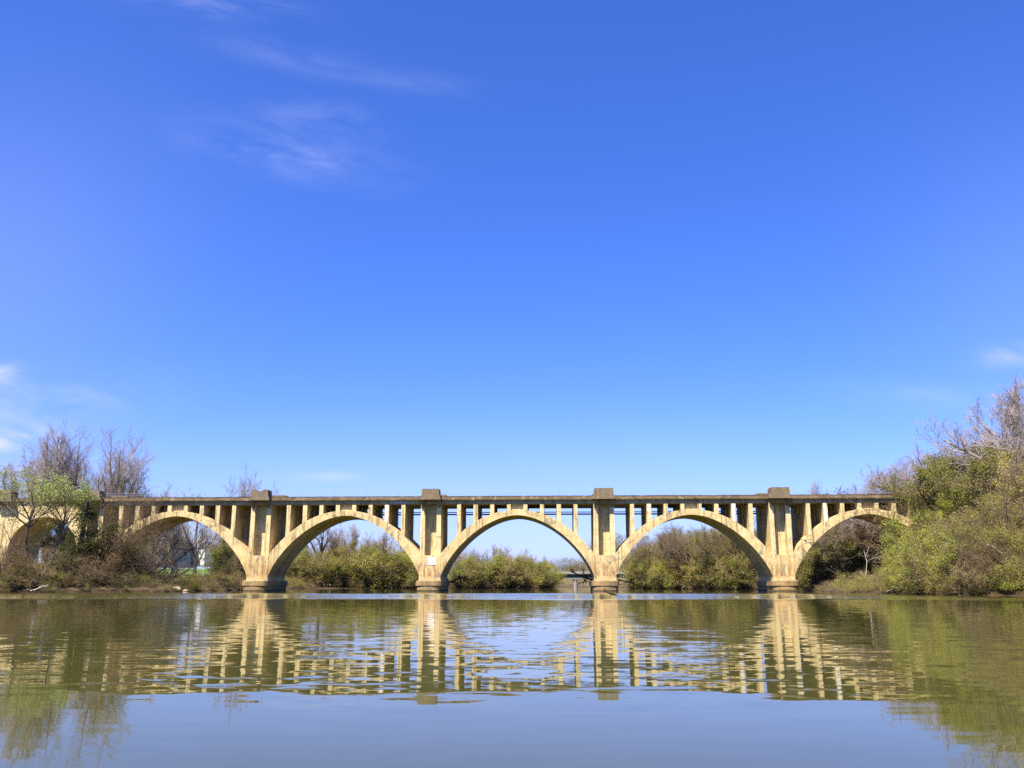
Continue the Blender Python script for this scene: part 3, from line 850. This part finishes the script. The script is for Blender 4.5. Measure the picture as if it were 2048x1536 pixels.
def shrub(seed, bark_m, twig_m, leaf_m, n_leaf, leaf_size=0.11, stems=9, lean=0.55, wig=0.14, clump=True, droop=0.0, tw=4):
    rng = np.random.default_rng(seed)
    a = rng.uniform(0, 2 * np.pi, stems); q = np.sqrt(rng.random(stems))
    pos0 = np.stack([0.7 * q * np.cos(a), 0.7 * q * np.sin(a), np.full(stems, -0.1)], 1)
    d = norm(np.stack([lean * q * np.cos(a), lean * q * np.sin(a), np.full(stems, 1.0)], 1))
    st = (pos0, d, rng.uniform(3.6, 5.6, stems), rng.uniform(0.06, 0.12, stems))
    lv = [dict(n=7, wig=wig, up=0.02 - droop, tip=0.3, kids=9, t0=0.12, ang=42, angv=14, ratio=0.55, fall=0.4, rr=0.6),
          dict(n=5, wig=wig * 1.2, up=0.03 - droop, tip=0.3, kids=7, t0=0.1, ang=42, angv=16, ratio=0.55, fall=0.35, rr=0.6, rmin=0.014),
          dict(n=4, wig=wig * 1.4, up=0.02 - droop, tip=0.4, kids=tw, t0=0.1, ang=42, angv=16, ratio=0.6, fall=0.3, rr=0.65, rmin=0.010),
          dict(n=3, wig=wig * 1.5, up=0.0, tip=0.5)]
    return Plant('shrub', 'bush', grow(rng, st, lv), rng, bark_m, twig_m, leaf_m, n_leaf, leaf_size, trunk_levels=1, spread=0.22, leaf_from=2, clump=clump)


def leaning(seed, bark_m, twig_m):
    rng = np.random.default_rng(seed)
    st = (np.array([[0, 0, 0], [0.3, 0, 0], [-0.2, 0.3, 0.0]], float), norm(np.array([[1.0, -0.1, 0.75], [0.55, 0.1, 1.0], [0.9, -0.2, 1.1]])), np.array([15, 12, 13.0]), np.array([0.3, 0.22, 0.24]))
    lv = [dict(n=9, wig=0.07, up=0.0, tip=0.3, kids=9, t0=0.25, ang=40, angv=12, ratio=0.5, fall=0.4, rr=0.55),
          dict(n=6, wig=0.14, up=0.06, tip=0.25, kids=7, t0=0.15, ang=40, angv=14, ratio=0.5, fall=0.35, rr=0.5, rmin=0.02),
          dict(n=5, wig=0.16, up=0.04, tip=0.3, kids=5, t0=0.15, ang=40, angv=14, ratio=0.5, fall=0.35, rr=0.55, rmin=0.014),
          dict(n=3, wig=0.18, up=0.02, tip=0.4)]
    return Plant('leaning', 'tree', grow(rng, st, lv), rng, bark_m, twig_m)


def ivy(seed):
    rng = np.random.default_rng(seed)
    st = (np.zeros((1, 3)), norm(np.array([[-0.08, 0, 1.0]])), one(13), one(0.35))
    lv = [dict(n=9, wig=0.06, up=0.02, tip=0.5, kids=22, t0=0.1, ang=70, angv=16, ratio=0.2, fall=0.5, rr=0.25),
          dict(n=4, wig=0.2, up=0.02, tip=0.3, kids=6, t0=0.1, ang=50, angv=16, ratio=0.5, fall=0.3, rr=0.5, rmin=0.015),
          dict(n=3, wig=0.25, up=-0.03, tip=0.4)]
    return Plant('ivy', 'tree', grow(rng, st, lv), rng, M['bark_dark'], M['twig_brown'], M['leaf_dark'], 5000, 0.12, leaf_from=1, spread=0.35, clump=False)


KINDS['tall'] = [tall_bare(s, M['bark_grey'], M['twig_violet']) for s in (11, 12, 13)]
KINDS['bare'] = [broad_bare(s, M['bark_grey'], M['twig_violet'], thin=1.1) for s in (21, 22, 23)]
KINDS['sparse'] = [broad_bare(s, M['bark_brown'], M['twig_brown'], dens=0.62, tr=0.24) for s in (25, 26)]
KINDS['brown'] = [broad_bare(s, M['bark_brown'], M['twig_brown'], M['leaf_olive'], 900, 0.1) for s in (31, 32)]
KINDS['budding'] = [broad_bare(s, M['bark_brown'], M['twig_brown'], M['leaf_olive'], 11000, 0.12, 38, 0.85) for s in (41, 42)]
KINDS['leafing'] = [broad_bare(s, M['bark_brown'], M['twig_tan'], M['leaf_spring'], 12000, 0.13, 40, 0.85) for s in (51, 52)]
KINDS['pale'] = [broad_bare(s, M['bark_brown'], M['twig_brown'], M['leaf_pale'], 5000, 0.10, 46, 0.6, tr=0.22, t0=0.72) for s in (61,)]
KINDS['yellow'] = [broad_bare(71, M['bark_brown'], M['twig_tan'], M['leaf_yellow'], 5000, 0.12, 40)]
KINDS['white'] = [broad_bare(81, M['bark_white'], M['twig_tan'], None, 0, 0.1, 36)]
KINDS['bush_olive'] = [shrub(s, M['bark_brown'], M['twig_brown'], M['leaf_olive'], 12000, 0.092) for s in (91, 92, 93)]
KINDS['bush_tan'] = [shrub(s, M['bark_brown'], M['twig_tan'], M['leaf_tan'], 9000, 0.08, wig=0.1, clump=False) for s in (151, 152)]
KINDS['dark'] = [broad_bare(s, M['bark_dark'], M['twig_brown'], dens=0.6, ang=34) for s in (161, 162)]
KINDS['bush_green'] = [shrub(s, M['bark_brown'], M['twig_tan'], M['leaf_spring'], 15000, 0.092) for s in (101, 102, 103)]
KINDS['bush_brown'] = [shrub(s, M['bark_brown'], tw, M['leaf_dead'], nl, 0.07, 11, 0.8, 0.2, True, 0.03, 6) for s, tw, nl in ((111, M['twig_brown'], 2500), (112, M['twig_tan'], 900), (113, M['twig_brown'], 1200))]
KINDS['bush_dark'] = [shrub(121, M['bark_dark'], M['twig_brown'], M['leaf_dark'], 9000, 0.095)]
KINDS['leaning'] = [leaning(s, M['bark_dark'], M['bark_dark']) for s in (131, 132)]
KINDS['ivy'] = [ivy(141)]
NAMES = dict(tall='bare_tree', dark='bare_tree', bush_tan='bush', sparse='bare_tree', bare='bare_tree', brown='bare_tree', budding='budding_tree', leafing='leafing_tree', pale='leafing_tree', yellow='blossoming_tree', white='sycamore_tree',
             bush_olive='bush', bush_green='bush', bush_brown='bush', bush_dark='bush', leaning='leaning_tree', ivy='ivy_tree')
_prng = random.Random(99)


def plant(kind, px, Y, ytop, label, group=None, wide=1.0, i=None, rz=None, sink=0.25):
    while river_distance(col_x(px, Y), Y) < 0.8: Y += 1.5      # keep every root on dry land
    x = col_x(px, Y); z = float(ground_z(x, Y)) - sink
    k = KINDS[kind][(_prng.randrange(len(KINDS[kind])) if i is None else i) % len(KINDS[kind])]
    ytop += _prng.uniform(-0.07, 0.09) * max(1165 - ytop, 20) if group and kind != 'tall' else 0
    h = max(height_at(px, ytop, Y) - z, 1.0)
    s = h / k.h; w = s * wide * _prng.uniform(0.9, 1.12)
    root = empty(NAMES[kind], (x, Y, z), _prng.uniform(0, 6.28) if rz is None else rz, (w, w, s))
    tag(root, label, k.cat, group)
    link_mesh('trunk', k.trunk, k.trunk.materials[0], root)
    link_mesh('crown', k.crown, list(k.crown.materials), root)
    return root


ORD = 'first second third fourth fifth sixth seventh eighth ninth tenth eleventh twelfth thirteenth fourteenth fifteenth sixteenth'.split()


def row(kind, group, where, items, wide=1.0, Ydef=None):
    """items (px, Y, ytop); each gets a label that counts it off from the left"""
    items = sorted(items); n = len(items)
    for j, it in enumerate(items):
        px, Y, yt = it[:3]
        if n == 1: lab = where[0] + ' ' + where[1]
        elif n == 2: lab = ('left one of two ' if j == 0 else 'right one of two ') + where[2] + ' ' + where[1]
        elif j == 0: lab = 'leftmost of the ' + where[2] + ' ' + where[1]
        elif j == n - 1: lab = 'rightmost of the ' + where[2] + ' ' + where[1]
        else: lab = ORD[j] + ' from left of the ' + where[2] + ' ' + where[1]
        plant(kind, px, Y, yt, lab, group, wide * (it[3] if len(it) > 3 else 1.0))


# left bank, behind the bridge
plant('tall', 106, 214, 850, 'tallest bare grey tree rising behind the left end of the bridge', 'bare trees behind the left deck', 1.2, 0, 1.0)
plant('tall', 146, 218, 862, 'forked bare tree close to the right side of the tallest left tree', 'bare trees behind the left deck', 1.05, 1, 2.0)
plant('tall', 212, 216, 860, 'vase-shaped bare tree standing alone right of the tall left pair', 'bare trees behind the left deck', 1.2, 0, 3.6)
plant('bare', 62, 212, 893, 'shorter bare tree left of the tallest tree behind the bridge', 'bare trees behind the left deck', 0.8)
plant('bare', -12, 208, 918, 'bare tree cut off by the left edge of the photo', 'bare trees behind the left deck', 0.8)
plant('brown', 262, 222, 935, 'brown bare tree over the deck where it leaves the left trees', 'bare trees behind the left deck', 0.75)
row('bare', 'bare treetops showing over the deck', ('', 'peeping over the deck before the broken cap', 'bare treetops'), [(300, 232, 955), (342, 240, 962), (388, 250, 984)], 0.6)
plant('bare', 482, 262, 951, 'small bare treetop just left of the broken cap block', 'bare treetops showing over the deck', 0.55)
plant('bare', 533, 268, 954, 'small bare treetop just right of the broken cap block', 'bare treetops showing over the deck', 0.65)
# left bank, in front of the bridge
plant('pale', 52, 166, 936, 'pale green leafing tree at the far left before the bridge', None, 1.15)
plant('pale', 122, 170, 950, 'pale green leafing tree whose crown covers the parapet beside the ivy', None, 1.0)
plant('ivy', 150, 164, 1000, 'trunk wrapped in dark green ivy against the left bridge pier', None, 1.5)
plant('ivy', 188, 168, 1046, 'shorter ivy-covered trunk right of the tall ivy-wrapped one', None, 1.6)
plant('bush_dark', 170, 166, 1075, 'dark green ivy mound at the foot of the left bridge pier', None, 1.3)
plant('bush_dark', 125, 160, 1092, 'dark green mound left of the ivy-wrapped trunk', None, 1.1)
plant('bush_dark', 205, 164, 1118, 'low dark green mound right of the ivy at the bank edge', None, 1.3)
row('sparse', 'thin brown trees before the left end of the bridge', ('', 'before the left end of the bridge', 'thin brown trees'),
    [(4, 156, 1010), (112, 168, 1030), (176, 172, 985), (200, 174, 990), (228, 176, 968), (252, 178, 985), (280, 180, 972), (305, 180, 1000)], 0.7)
row('bush_brown', 'brown brush on the left bank', ('', 'along the left bank edge', 'tangled brown bushes'),
    [(10, 150, 1092), (45, 154, 1084), (85, 156, 1096), (148, 158, 1122), (182, 162, 1090), (212, 166, 1052), (238, 168, 1046), (264, 169, 1078), (288, 170, 1112), (312, 172, 1138)], 1.05)
row('bush_olive', 'low olive bushes on the left bank', ('', 'low on the left bank by the water', 'olive bushes'),
    [(28, 149, 1136), (72, 154, 1128), (104, 156, 1140), (230, 164, 1140), (268, 166, 1146)], 1.3)
row('brown', 'brown trees behind the solid left arch', ('', 'seen through the solid left arch', 'brown trees'),
    [(50, 222, 1030), (82, 218, 1034), (108, 216, 1044), (138, 222, 1030)], 0.9)
plant('leaning', 318, 176, 1078, 'dark bare tree leaning right over the water under the leftmost river arch', None, 1.0, 0, 0.1)
plant('leaning', 292, 200, 1052, 'dark tree with thin arching limbs inside the leftmost river arch', None, 0.9, 1, 0.4)
# behind the leftmost river arch
row('bare', 'bare trees on the slope behind the leftmost river arch', ('', 'on the grass behind the leftmost river arch', 'bare trees'),
    [(300, 250, 1020), (352, 262, 1028), (428, 280, 1030), (462, 262, 1035)], 0.8)
row('bush_olive', 'olive bushes behind the leftmost river arch', ('', 'behind the leftmost river arch by its right pier', 'olive bushes'),
    [(440, 262, 1092), (462, 250, 1078), (486, 255, 1070)], 1.1)
plant('bush_dark', 452, 232, 1118, 'dark green bush at the top of the grass left of first river pier', None, 1.1)
plant('brown', 476, 224, 1052, 'thin dark tree beside the left side of the first river pier', None, 0.4)
plant('bush_brown', 470, 216, 1142, 'tan clump of dry reeds at the water left of the first river pier', None, 0.9)
# shore behind the second arch
row('bare', 'bare trees behind the second river arch', ('', 'behind bushes under second river arch', 'bare trees'),
    [(585, 352, 1060), (662, 350, 1046), (700, 356, 1050), (738, 352, 1062), (770, 350, 1064), (806, 362, 1078)], 0.8)
plant('dark', 640, 344, 1030, 'big dark-limbed bare tree standing tallest under the second river arch', None, 0.9, 0)
plant('dark', 768, 341, 1066, 'smaller dark-limbed bare tree near the right side of the second arch', None, 0.8, 1)
plant('dark', 676, 338, 1066, 'dark bare tree leaning right in the middle of the second arch', None, 1.1, 1)
row('budding', 'budding trees behind the second river arch', ('', 'half in leaf under the second river arch', 'budding trees'),
    [(598, 344, 1084), (690, 342, 1082), (752, 344, 1088), (826, 344, 1096)], 0.9)
row('bush_tan', 'tan-leaved bushes on the shore behind the second river arch', ('', 'on the shore under the second river arch', 'tan-leaved bushes'),
    [(604, 333, 1100), (632, 333, 1108), (650, 334, 1122), (700, 334, 1098)], 1.2)
row('bush_olive', 'olive bushes on the shore behind the second river arch', ('', 'on the shore under the second river arch', 'olive bushes'),
    [(578, 334, 1106), (618, 337, 1098), (668, 333, 1112), (718, 333, 1108), (742, 334, 1096), (775, 333, 1112), (800, 334, 1106)], 1.25)
row('bush_green', 'fresh green bushes on the shore behind the second river arch', ('', 'on the shore under the second river arch', 'fresh green bushes'),
    [(590, 338, 1102), (682, 338, 1092), (728, 338, 1094), (762, 334, 1112), (812, 335, 1094), (834, 336, 1108)], 1.2)
row('bush_brown', 'dry brush at the water behind the second river arch', ('', 'at the waterline under the second river arch', 'dry tan bushes'),
    [(585, 331, 1140), (625, 331, 1146), (688, 331, 1142), (735, 331, 1146), (788, 331, 1142), (820, 331, 1150)], 1.4)
# the point seen through the middle arch
row('bare', 'bare trees on the wooded point', ('', 'above the bushes under the middle arch', 'bare trees'),
    [(912, 378, 1108), (938, 376, 1098), (962, 380, 1100), (986, 376, 1094), (1008, 380, 1093), (1034, 378, 1096), (1060, 372, 1098), (1076, 376, 1112)], 0.75)
row('bush_green', 'fresh green bushes on the wooded point', ('', 'on the point under the middle arch', 'fresh green bushes'),
    [(935, 340, 1120), (990, 342, 1106), (1052, 354, 1112), (1082, 366, 1124), (1106, 384, 1138)], 1.3)
row('bush_olive', 'olive bushes on the wooded point', ('', 'on the point under the middle arch', 'olive bushes'),
    [(912, 334, 1130), (960, 336, 1110), (1015, 340, 1112), (1034, 350, 1122), (1066, 358, 1118), (1095, 374, 1132)], 1.3)
row('bush_tan', 'tan-leaved bushes on the wooded point', ('', 'on the point under the middle arch', 'tan-leaved bushes'),
    [(945, 334, 1128), (1002, 336, 1122), (1078, 360, 1134)], 1.3)
row('bush_brown', 'dry brush at the water on the wooded point', ('', 'at the waterline under the middle arch', 'dry tan bushes'),
    [(922, 332, 1148), (972, 332, 1152), (1026, 338, 1150), (1064, 352, 1152), (1098, 372, 1154)], 1.4)
# right bank behind the fourth arch
plant('white', 1338, 268, 1052, 'white-limbed sycamore among brown trees under the right-hand river arch', None, 0.75)
row('brown', 'brown bare trees behind the right-hand river arch', ('', 'on the slope under the right-hand river arch', 'brown bare trees'),
    [(1280, 330, 1094), (1300, 324, 1078), (1322, 312, 1066), (1362, 292, 1052), (1395, 284, 1052), (1420, 278, 1044), (1445, 272, 1040), (1470, 266, 1038), (1495, 262, 1050), (1515, 262, 1064)], 0.9)
row('budding', 'budding trees behind the right-hand river arch', ('', 'half in leaf under the right-hand river arch', 'budding trees'),
    [(1284, 316, 1106), (1300, 300, 1098), (1325, 292, 1092), (1378, 276, 1084), (1412, 270, 1072), (1448, 262, 1074), (1480, 258, 1092), (1508, 255, 1098)], 0.9)
plant('leafing', 1462, 280, 1058, 'bright green leafing treetop under the right-hand arch beside its rib', None, 0.6)
row('bush_green', 'fresh green bushes behind the right-hand river arch', ('', 'on the bank under the right-hand river arch', 'fresh green bushes'),
    [(1284, 308, 1118), (1318, 290, 1124), (1352, 280, 1112), (1296, 300, 1136), (1470, 262, 1100)], 1.2)
row('bush_tan', 'tan-leaved bushes behind the right-hand river arch', ('', 'on the bank under the right-hand river arch', 'tan-leaved bushes'),
    [(1282, 322, 1114), (1342, 296, 1110), (1392, 280, 1108), (1440, 268, 1112), (1500, 254, 1116)], 1.2)
row('bush_olive', 'olive bushes behind the right-hand river arch', ('', 'on the bank under the right-hand river arch', 'olive bushes'),
    [(1276, 310, 1138), (1305, 294, 1138), (1335, 285, 1140), (1372, 274, 1132), (1400, 268, 1136), (1428, 264, 1128), (1456, 258, 1136), (1486, 252, 1138), (1512, 248, 1140)], 1.25)
row('bush_brown', 'dry brush at the water behind the right-hand river arch', ('', 'at the waterline under the right-hand river arch', 'dry tan bushes'),
    [(1274, 302, 1156), (1298, 294, 1158), (1330, 284, 1156), (1362, 276, 1156), (1396, 268, 1156), (1428, 262, 1156), (1460, 256, 1154), (1492, 248, 1154), (1520, 240, 1152)], 1.5)
# right bank, shaded trees under the rightmost arch
plant('leaning', 1702, 190, 1092, 'dark crooked tree leaning left over the bank under the rightmost arch', None, 0.9, 0, 3.0)
row('brown', 'brown bare trees behind the rightmost arch', ('', 'behind the rightmost arch', 'brown bare trees'),
    [(1612, 228, 1052), (1645, 222, 1036), (1682, 218, 1030), (1722, 214, 1034), (1762, 212, 1042)], 0.8)
row('bush_olive', 'olive bushes under the rightmost arch', ('', 'in the shade under the rightmost arch', 'olive bushes'),
    [(1602, 222, 1100), (1632, 212, 1092), (1664, 206, 1098), (1700, 203, 1080), (1740, 203, 1092), (1775, 202, 1080)], 1.2)
row('bush_brown', 'dry brush under the rightmost arch', ('', 'at the waterline under the rightmost arch', 'dry tan bushes'),
    [(1606, 214, 1140), (1640, 200, 1138), (1680, 194, 1130), (1722, 180, 1136)], 1.4)
# above the deck at the right
plant('bare', 1650, 232, 962, 'small bare treetop over the deck right of the last tall cap', None, 0.6)
row('bush_dark', 'dark evergreen tops over the deck', ('', 'showing just over the right end of the deck', 'dark evergreen tops'), [(1690, 236, 974), (1722, 236, 976)], 0.5)
row('bare', 'bare trees behind the right end of the deck', ('', 'behind the right end of the deck', 'bare trees'),
    [(1742, 228, 966), (1772, 216, 950), (1798, 212, 925), (1818, 208, 905), (1838, 204, 890), (1872, 206, 902), (1912, 198, 884), (1938, 188, 886)], 0.95)
# the big right bank
row('bare', 'bare trees crowning the right bank', ('', 'crowning the top right bank', 'tall bare trees'),
    [(1958, 178, 888), (1985, 170, 858), (2022, 160, 805), (2058, 152, 775), (2100, 150, 770)], 0.95)
row('budding', 'budding trees on the upper right bank', ('', 'on the upper right bank above the bushes', 'budding trees'),
    [(1880, 190, 952), (1905, 182, 940), (1925, 172, 922), (1962, 165, 908), (2000, 158, 890), (2040, 148, 880)], 0.9)
row('leafing', 'leafing trees on the right bank', ('', 'in fresh leaf halfway up the right bank', 'trees'),
    [(1868, 178, 985), (1900, 172, 970), (1930, 165, 962), (1962, 158, 950), (1998, 150, 940), (2035, 142, 960)], 0.75)
row('sparse', 'thin brown trees on the right bank', ('', 'leaning out of the right bank bushes', 'thin brown trees'),
    [(1925, 130, 1000), (1968, 126, 985), (2020, 125, 965)], 0.8)
plant('yellow', 2078, 138, 893, 'tree in yellow blossom at the right edge of the photo', None, 0.6)
row('bush_green', 'yellow-green bushes at the front of the right bank', ('', 'low at the front of the right bank', 'yellow-green bushes'),
    [(1834, 150, 1036), (1868, 142, 1048), (1812, 138, 1086), (1846, 134, 1072), (1880, 128, 1090), (1798, 134, 1120), (1832, 128, 1112), (1866, 122, 1120), (1890, 121, 1076), (1816, 130, 1132), (1888, 118, 1128)], 1.25)
row('bush_olive', 'olive bushes on the right bank', ('', 'on the right bank slope', 'olive bushes'),
    [(1905, 146, 1024), (1945, 142, 1016), (1985, 138, 1006), (2022, 134, 1014), (1900, 128, 1072), (1944, 126, 1060), (2000, 120, 1052), (2044, 120, 1060), (2022, 116, 1120), (1770, 150, 1128)], 1.2)
row('bush_tan', 'tan-leaved bushes on the right bank', ('', 'on the right bank', 'tan-leaved bushes'),
    [(1918, 136, 1044), (1962, 130, 1036), (2012, 128, 1040), (1892, 120, 1104)], 1.2)
row('bush_brown', 'dry brush on the right bank', ('', 'along the right bank waterline', 'tangled brown bushes'),
    [(1756, 142, 1150), (1922, 117, 1088), (1950, 116, 1070), (1976, 116, 1084), (2004, 115, 1108), (1948, 114, 1128)], 0.95)
plant('bush_dark', 2034, 114, 1106, 'dark green bush low at the right edge by the water', None, 1.3)
plant('brown', 1960, 150, 985, 'brown bare tree standing above the brush on right bank', None, 0.7)
plant('white', 2018, 146, 1000, 'pale-limbed sycamore on the right bank above the dark bush', None, 0.5)


# undergrowth and far woods: masses that nobody could count
def mass(name, kinds, spots, label, hmin, hmax, keep=0.35):
    Vs, Qs, Ms, k = [], [], [], 0; rng = np.random.default_rng(len(spots))
    mats = []
    for (x, y) in spots:
        kd = kinds[rng.integers(len(kinds))]; pl = KINDS[kd][rng.integers(len(KINDS[kd]))]
        V, Q, mi = pl.raw; off = []
        for mm in pl.crown.materials:
            if mm not in mats: mats.append(mm)
            off.append(mats.index(mm))
        keepq = np.where(mi == 1, rng.random(len(Q)) < keep, True)
        # whole twigs are kept or dropped together
        grp = Q[:, 0] // 12
        gsel = rng.random(grp.max() + 1) < keep
        keepq &= np.where(mi == 1, True, gsel[grp])
        Q = Q[keepq]; m2 = mi[keepq].astype(int)
        u, inv = np.unique(Q, return_inverse=True); V = V[u].copy(); Q = inv.reshape(-1, 4)
        s = rng.uniform(hmin, hmax) / pl.h; a = rng.uniform(0, 6.28); c, sn = math.cos(a), math.sin(a)
        V = np.stack([(V[:, 0] * c - V[:, 1] * sn) * s * 1.4, (V[:, 0] * sn + V[:, 1] * c) * s * 1.4, V[:, 2] * s], 1) + np.array([x, y, float(ground_z(x, y)) - 0.2])
        Vs.append(V); Qs.append(Q + k); Ms.append(np.array(off)[m2]); k += len(V)
    o = link_mesh(name, quad_mesh(name, np.concatenate(Vs), np.concatenate(Qs), np.concatenate(Ms)), mats)
    tag(o, label, name.replace('_', ' '), kind='stuff')
    return o


def scatter(n, x0, x1, y0, y1, dmin, dmax, seed):
    rng = np.random.default_rng(seed); out = []
    while len(out) < n:
        x, y = rng.uniform(x0, x1, 400), rng.uniform(y0, y1, 400); d = river_distance(x, y)
        out += [(a, b) for a, b, q in zip(x, y, d) if dmin < q < dmax]
    return out[:n]


mass('undergrowth', ['bush_brown', 'bush_olive', 'bush_dark'], scatter(170, -125, -68, 118, 205, -0.4, 6, 1), 'low brown scrub covering the left river bank', 1.2, 3.2, 0.2)
mass('undergrowth', ['bush_tan', 'bush_olive', 'bush_green'], scatter(230, 45, 110, 100, 152, -0.4, 18, 2), 'olive and brown scrub between the bushes of the right bank', 1.6, 4.2, 0.2)
mass('undergrowth', ['bush_brown', 'bush_brown', 'bush_olive'], scatter(70, 45, 80, 152, 215, -0.4, 6, 12), 'low brown scrub on the bank under the rightmost arch', 0.8, 2.0, 0.2)
mass('undergrowth', ['bush_brown', 'bush_olive', 'bush_tan'], scatter(230, -98, 5, 215, 400, -0.4, 6, 3), 'dark scrub along the far shore beyond the arches', 1.5, 4.2, 0.18)
mass('undergrowth', ['bush_brown', 'bush_olive', 'bush_green'], scatter(200, 22, 90, 215, 345, -0.4, 8, 4), 'dark scrub along the shore beyond the right-hand arch', 1.5, 4.2, 0.18)
mass('far_wood', ['bare', 'budding', 'brown'], scatter(170, -60, 140, 520, 760, 4, 200, 5), 'far grey-brown wood on the hill beyond the road bridge', 14, 20, 0.12)
mass('far_wood', ['bare', 'budding', 'brown'], scatter(60, 60, 190, 215, 420, 18, 90, 6), 'brown wood on the hillside behind the right end of the bridge', 11, 16, 0.2)
mass('far_wood', ['bare', 'bare', 'brown'], scatter(75, -190, -38, 350, 470, 14, 110, 7), 'grey-brown wood on low ground behind the second arch', 14, 19, 0.22)
mass('bank_wood', ['budding', 'leafing', 'bare', 'bush_olive', 'bush_brown'], scatter(170, 70, 170, 20, 190, 2, 80, 8), 'leafing wood covering the right bank past the photo edge', 7, 15, 0.28)
mass('bank_wood', ['budding', 'bare', 'bush_brown', 'bush_olive'], scatter(110, -220, -112, 20, 180, 2, 100, 9), 'brown wood covering the left bank past the photo edge', 6, 12, 0.2)


# ------------------------------------------------------------------ driftwood, logs and stones
def branchy(seed, n, L, r):
    """a bare limb with side branches, as lists of points"""
    rng = np.random.default_rng(seed); mb = MB()
    def limb(p, d, L, r, lev):
        pts = [p]; k = 6
        for s in range(k):
            d = d + rng.normal(0, 0.14, 3); d /= np.linalg.norm(d); p = p + d * L / k; pts.append(p)
        mb.tube(pts, list(np.linspace(r, r * 0.35, k + 1)), 5)
        if lev > 0:
            for _ in range(n):
                i = rng.integers(1, k); q = rng.normal(0, 1, 3); e = d * 0.6 + q / np.linalg.norm(q) * 0.8
                limb(pts[i], e / np.linalg.norm(e), L * rng.uniform(0.3, 0.55), r * 0.5, lev - 1)
    limb(np.zeros(3), np.array([1.0, 0, 0.12]), L, r, 2)
    return mb


def drift(name, label, x, y, z, rz, mat, seed, L=6.0, r=0.16, n=4, tilt=0.0, cat='driftwood'):
    o = branchy(seed, n, L, r).build(name, mat); o.location = (x, y, z); o.rotation_euler = (0, tilt, rz)
    tag(o, label, cat); return o


drift('driftwood', 'dark driftwood caught on the right side of the signed pier', PIERS[1] + 1.6, Y1 + 2.2, 1.7, 0.15, M['driftwood'], 1, 4.5, 0.3, 6)
drift('driftwood', 'dark driftwood tangle jutting left from the pier nearest the road bridge', PIERS[2] - 1.0, Y1 + 2.4, 2.3, 3.0, M['driftwood'], 2, 6.5, 0.26, 6)
drift('driftwood', 'long dark branch reaching right behind the pier nearest the road bridge', PIERS[2] + 1.5, Y1 + 2.3, 2.4, -0.1, M['driftwood'], 3, 7.5, 0.2, 4, 0.18)
drift('fallen_branch', 'bleached fallen branch lying on the right bank waterline', col_x(1772, 131), 131, 0.35, 0.1, M['bleached'], 4, 4.5, 0.14, 4, 0.05, 'branch')
drift('fallen_branch', 'thin pale dead limb standing in the shade under the rightmost arch', col_x(1730, 160), 160, 1.2, 1.2, M['bleached'], 5, 6.5, 0.07, 3, -1.1, 'branch')
drift('fallen_branch', 'pale dead branch slanting over the brush right of the first river pier', col_x(600, 334), 334, 1.2, 0.5, M['bleached'], 6, 10, 0.2, 4, -0.45, 'branch')
drift('fallen_branch', 'short thick pale limb pointing down over right bank brush', col_x(1985, 118), 118, 6.3, 0.2, M['bleached'], 7, 3.0, 0.16, 1, 0.45, 'branch')
drift('fallen_branch', 'bleached branch in the water at the left bank', col_x(62, 147), 147, 0.3, 0.2, M['bleached'], 8, 3.5, 0.1, 3, -0.35, 'branch')


def floating_log():
    d = ray(1222, 1191); t = -CAM_H / d[2]; x, y = d[0] * t, d[1] * t
    mb = MB(); mb.tube([(1.1, 0, -0.18), (0.45, 0.02, 0.12), (0.0, 0, 0.28), (-0.75, 0, 0.72), (-0.95, 0.02, 0.8)], [0.05, 0.14, 0.2, 0.1, 0.03], 9)
    mb.tube([(0.1, 0, 0.3), (-0.2, 0.05, 0.62), (-0.3, 0.07, 0.66)], [0.08, 0.05, 0.02], 6)
    o = mb.build('floating_log', M['driftwood']); o.location = (x, y, 0); o.scale = (1.05, 1.05, 0.9)
    tag(o, 'dark log sticking out of the river before the pier', 'log')
floating_log()


def stone(label, x, y, s, seed):
    rng = np.random.default_rng(seed); mb = MB(); n, k = 6, 9; vs = []; fs = []
    for i in range(n + 1):
        a = math.pi * i / n
        for j in range(k):
            b = 2 * math.pi * j / k; q = s * rng.uniform(0.82, 1.12)
            vs.append((q * 1.3 * math.sin(a) * math.cos(b), q * math.sin(a) * math.sin(b), q * 0.8 * math.cos(a)))
    for i in range(n):
        for j in range(k): fs.append((i * k + j, (i + 1) * k + j, (i + 1) * k + (j + 1) % k, i * k + (j + 1) % k))
    mb.add(vs, fs); o = mb.build('boulder', M['stone']); o.location = (x, y, max(float(ground_z(x, y)), 0) + 0.3 * s); tag(o, label, 'boulder')


stone('large tan boulder at the waterline under the leftmost river arch', col_x(354, 172), 172, 0.75, 1)
stone('small tan boulder right of the large one under the leftmost arch', col_x(372, 174), 174, 0.4, 2)
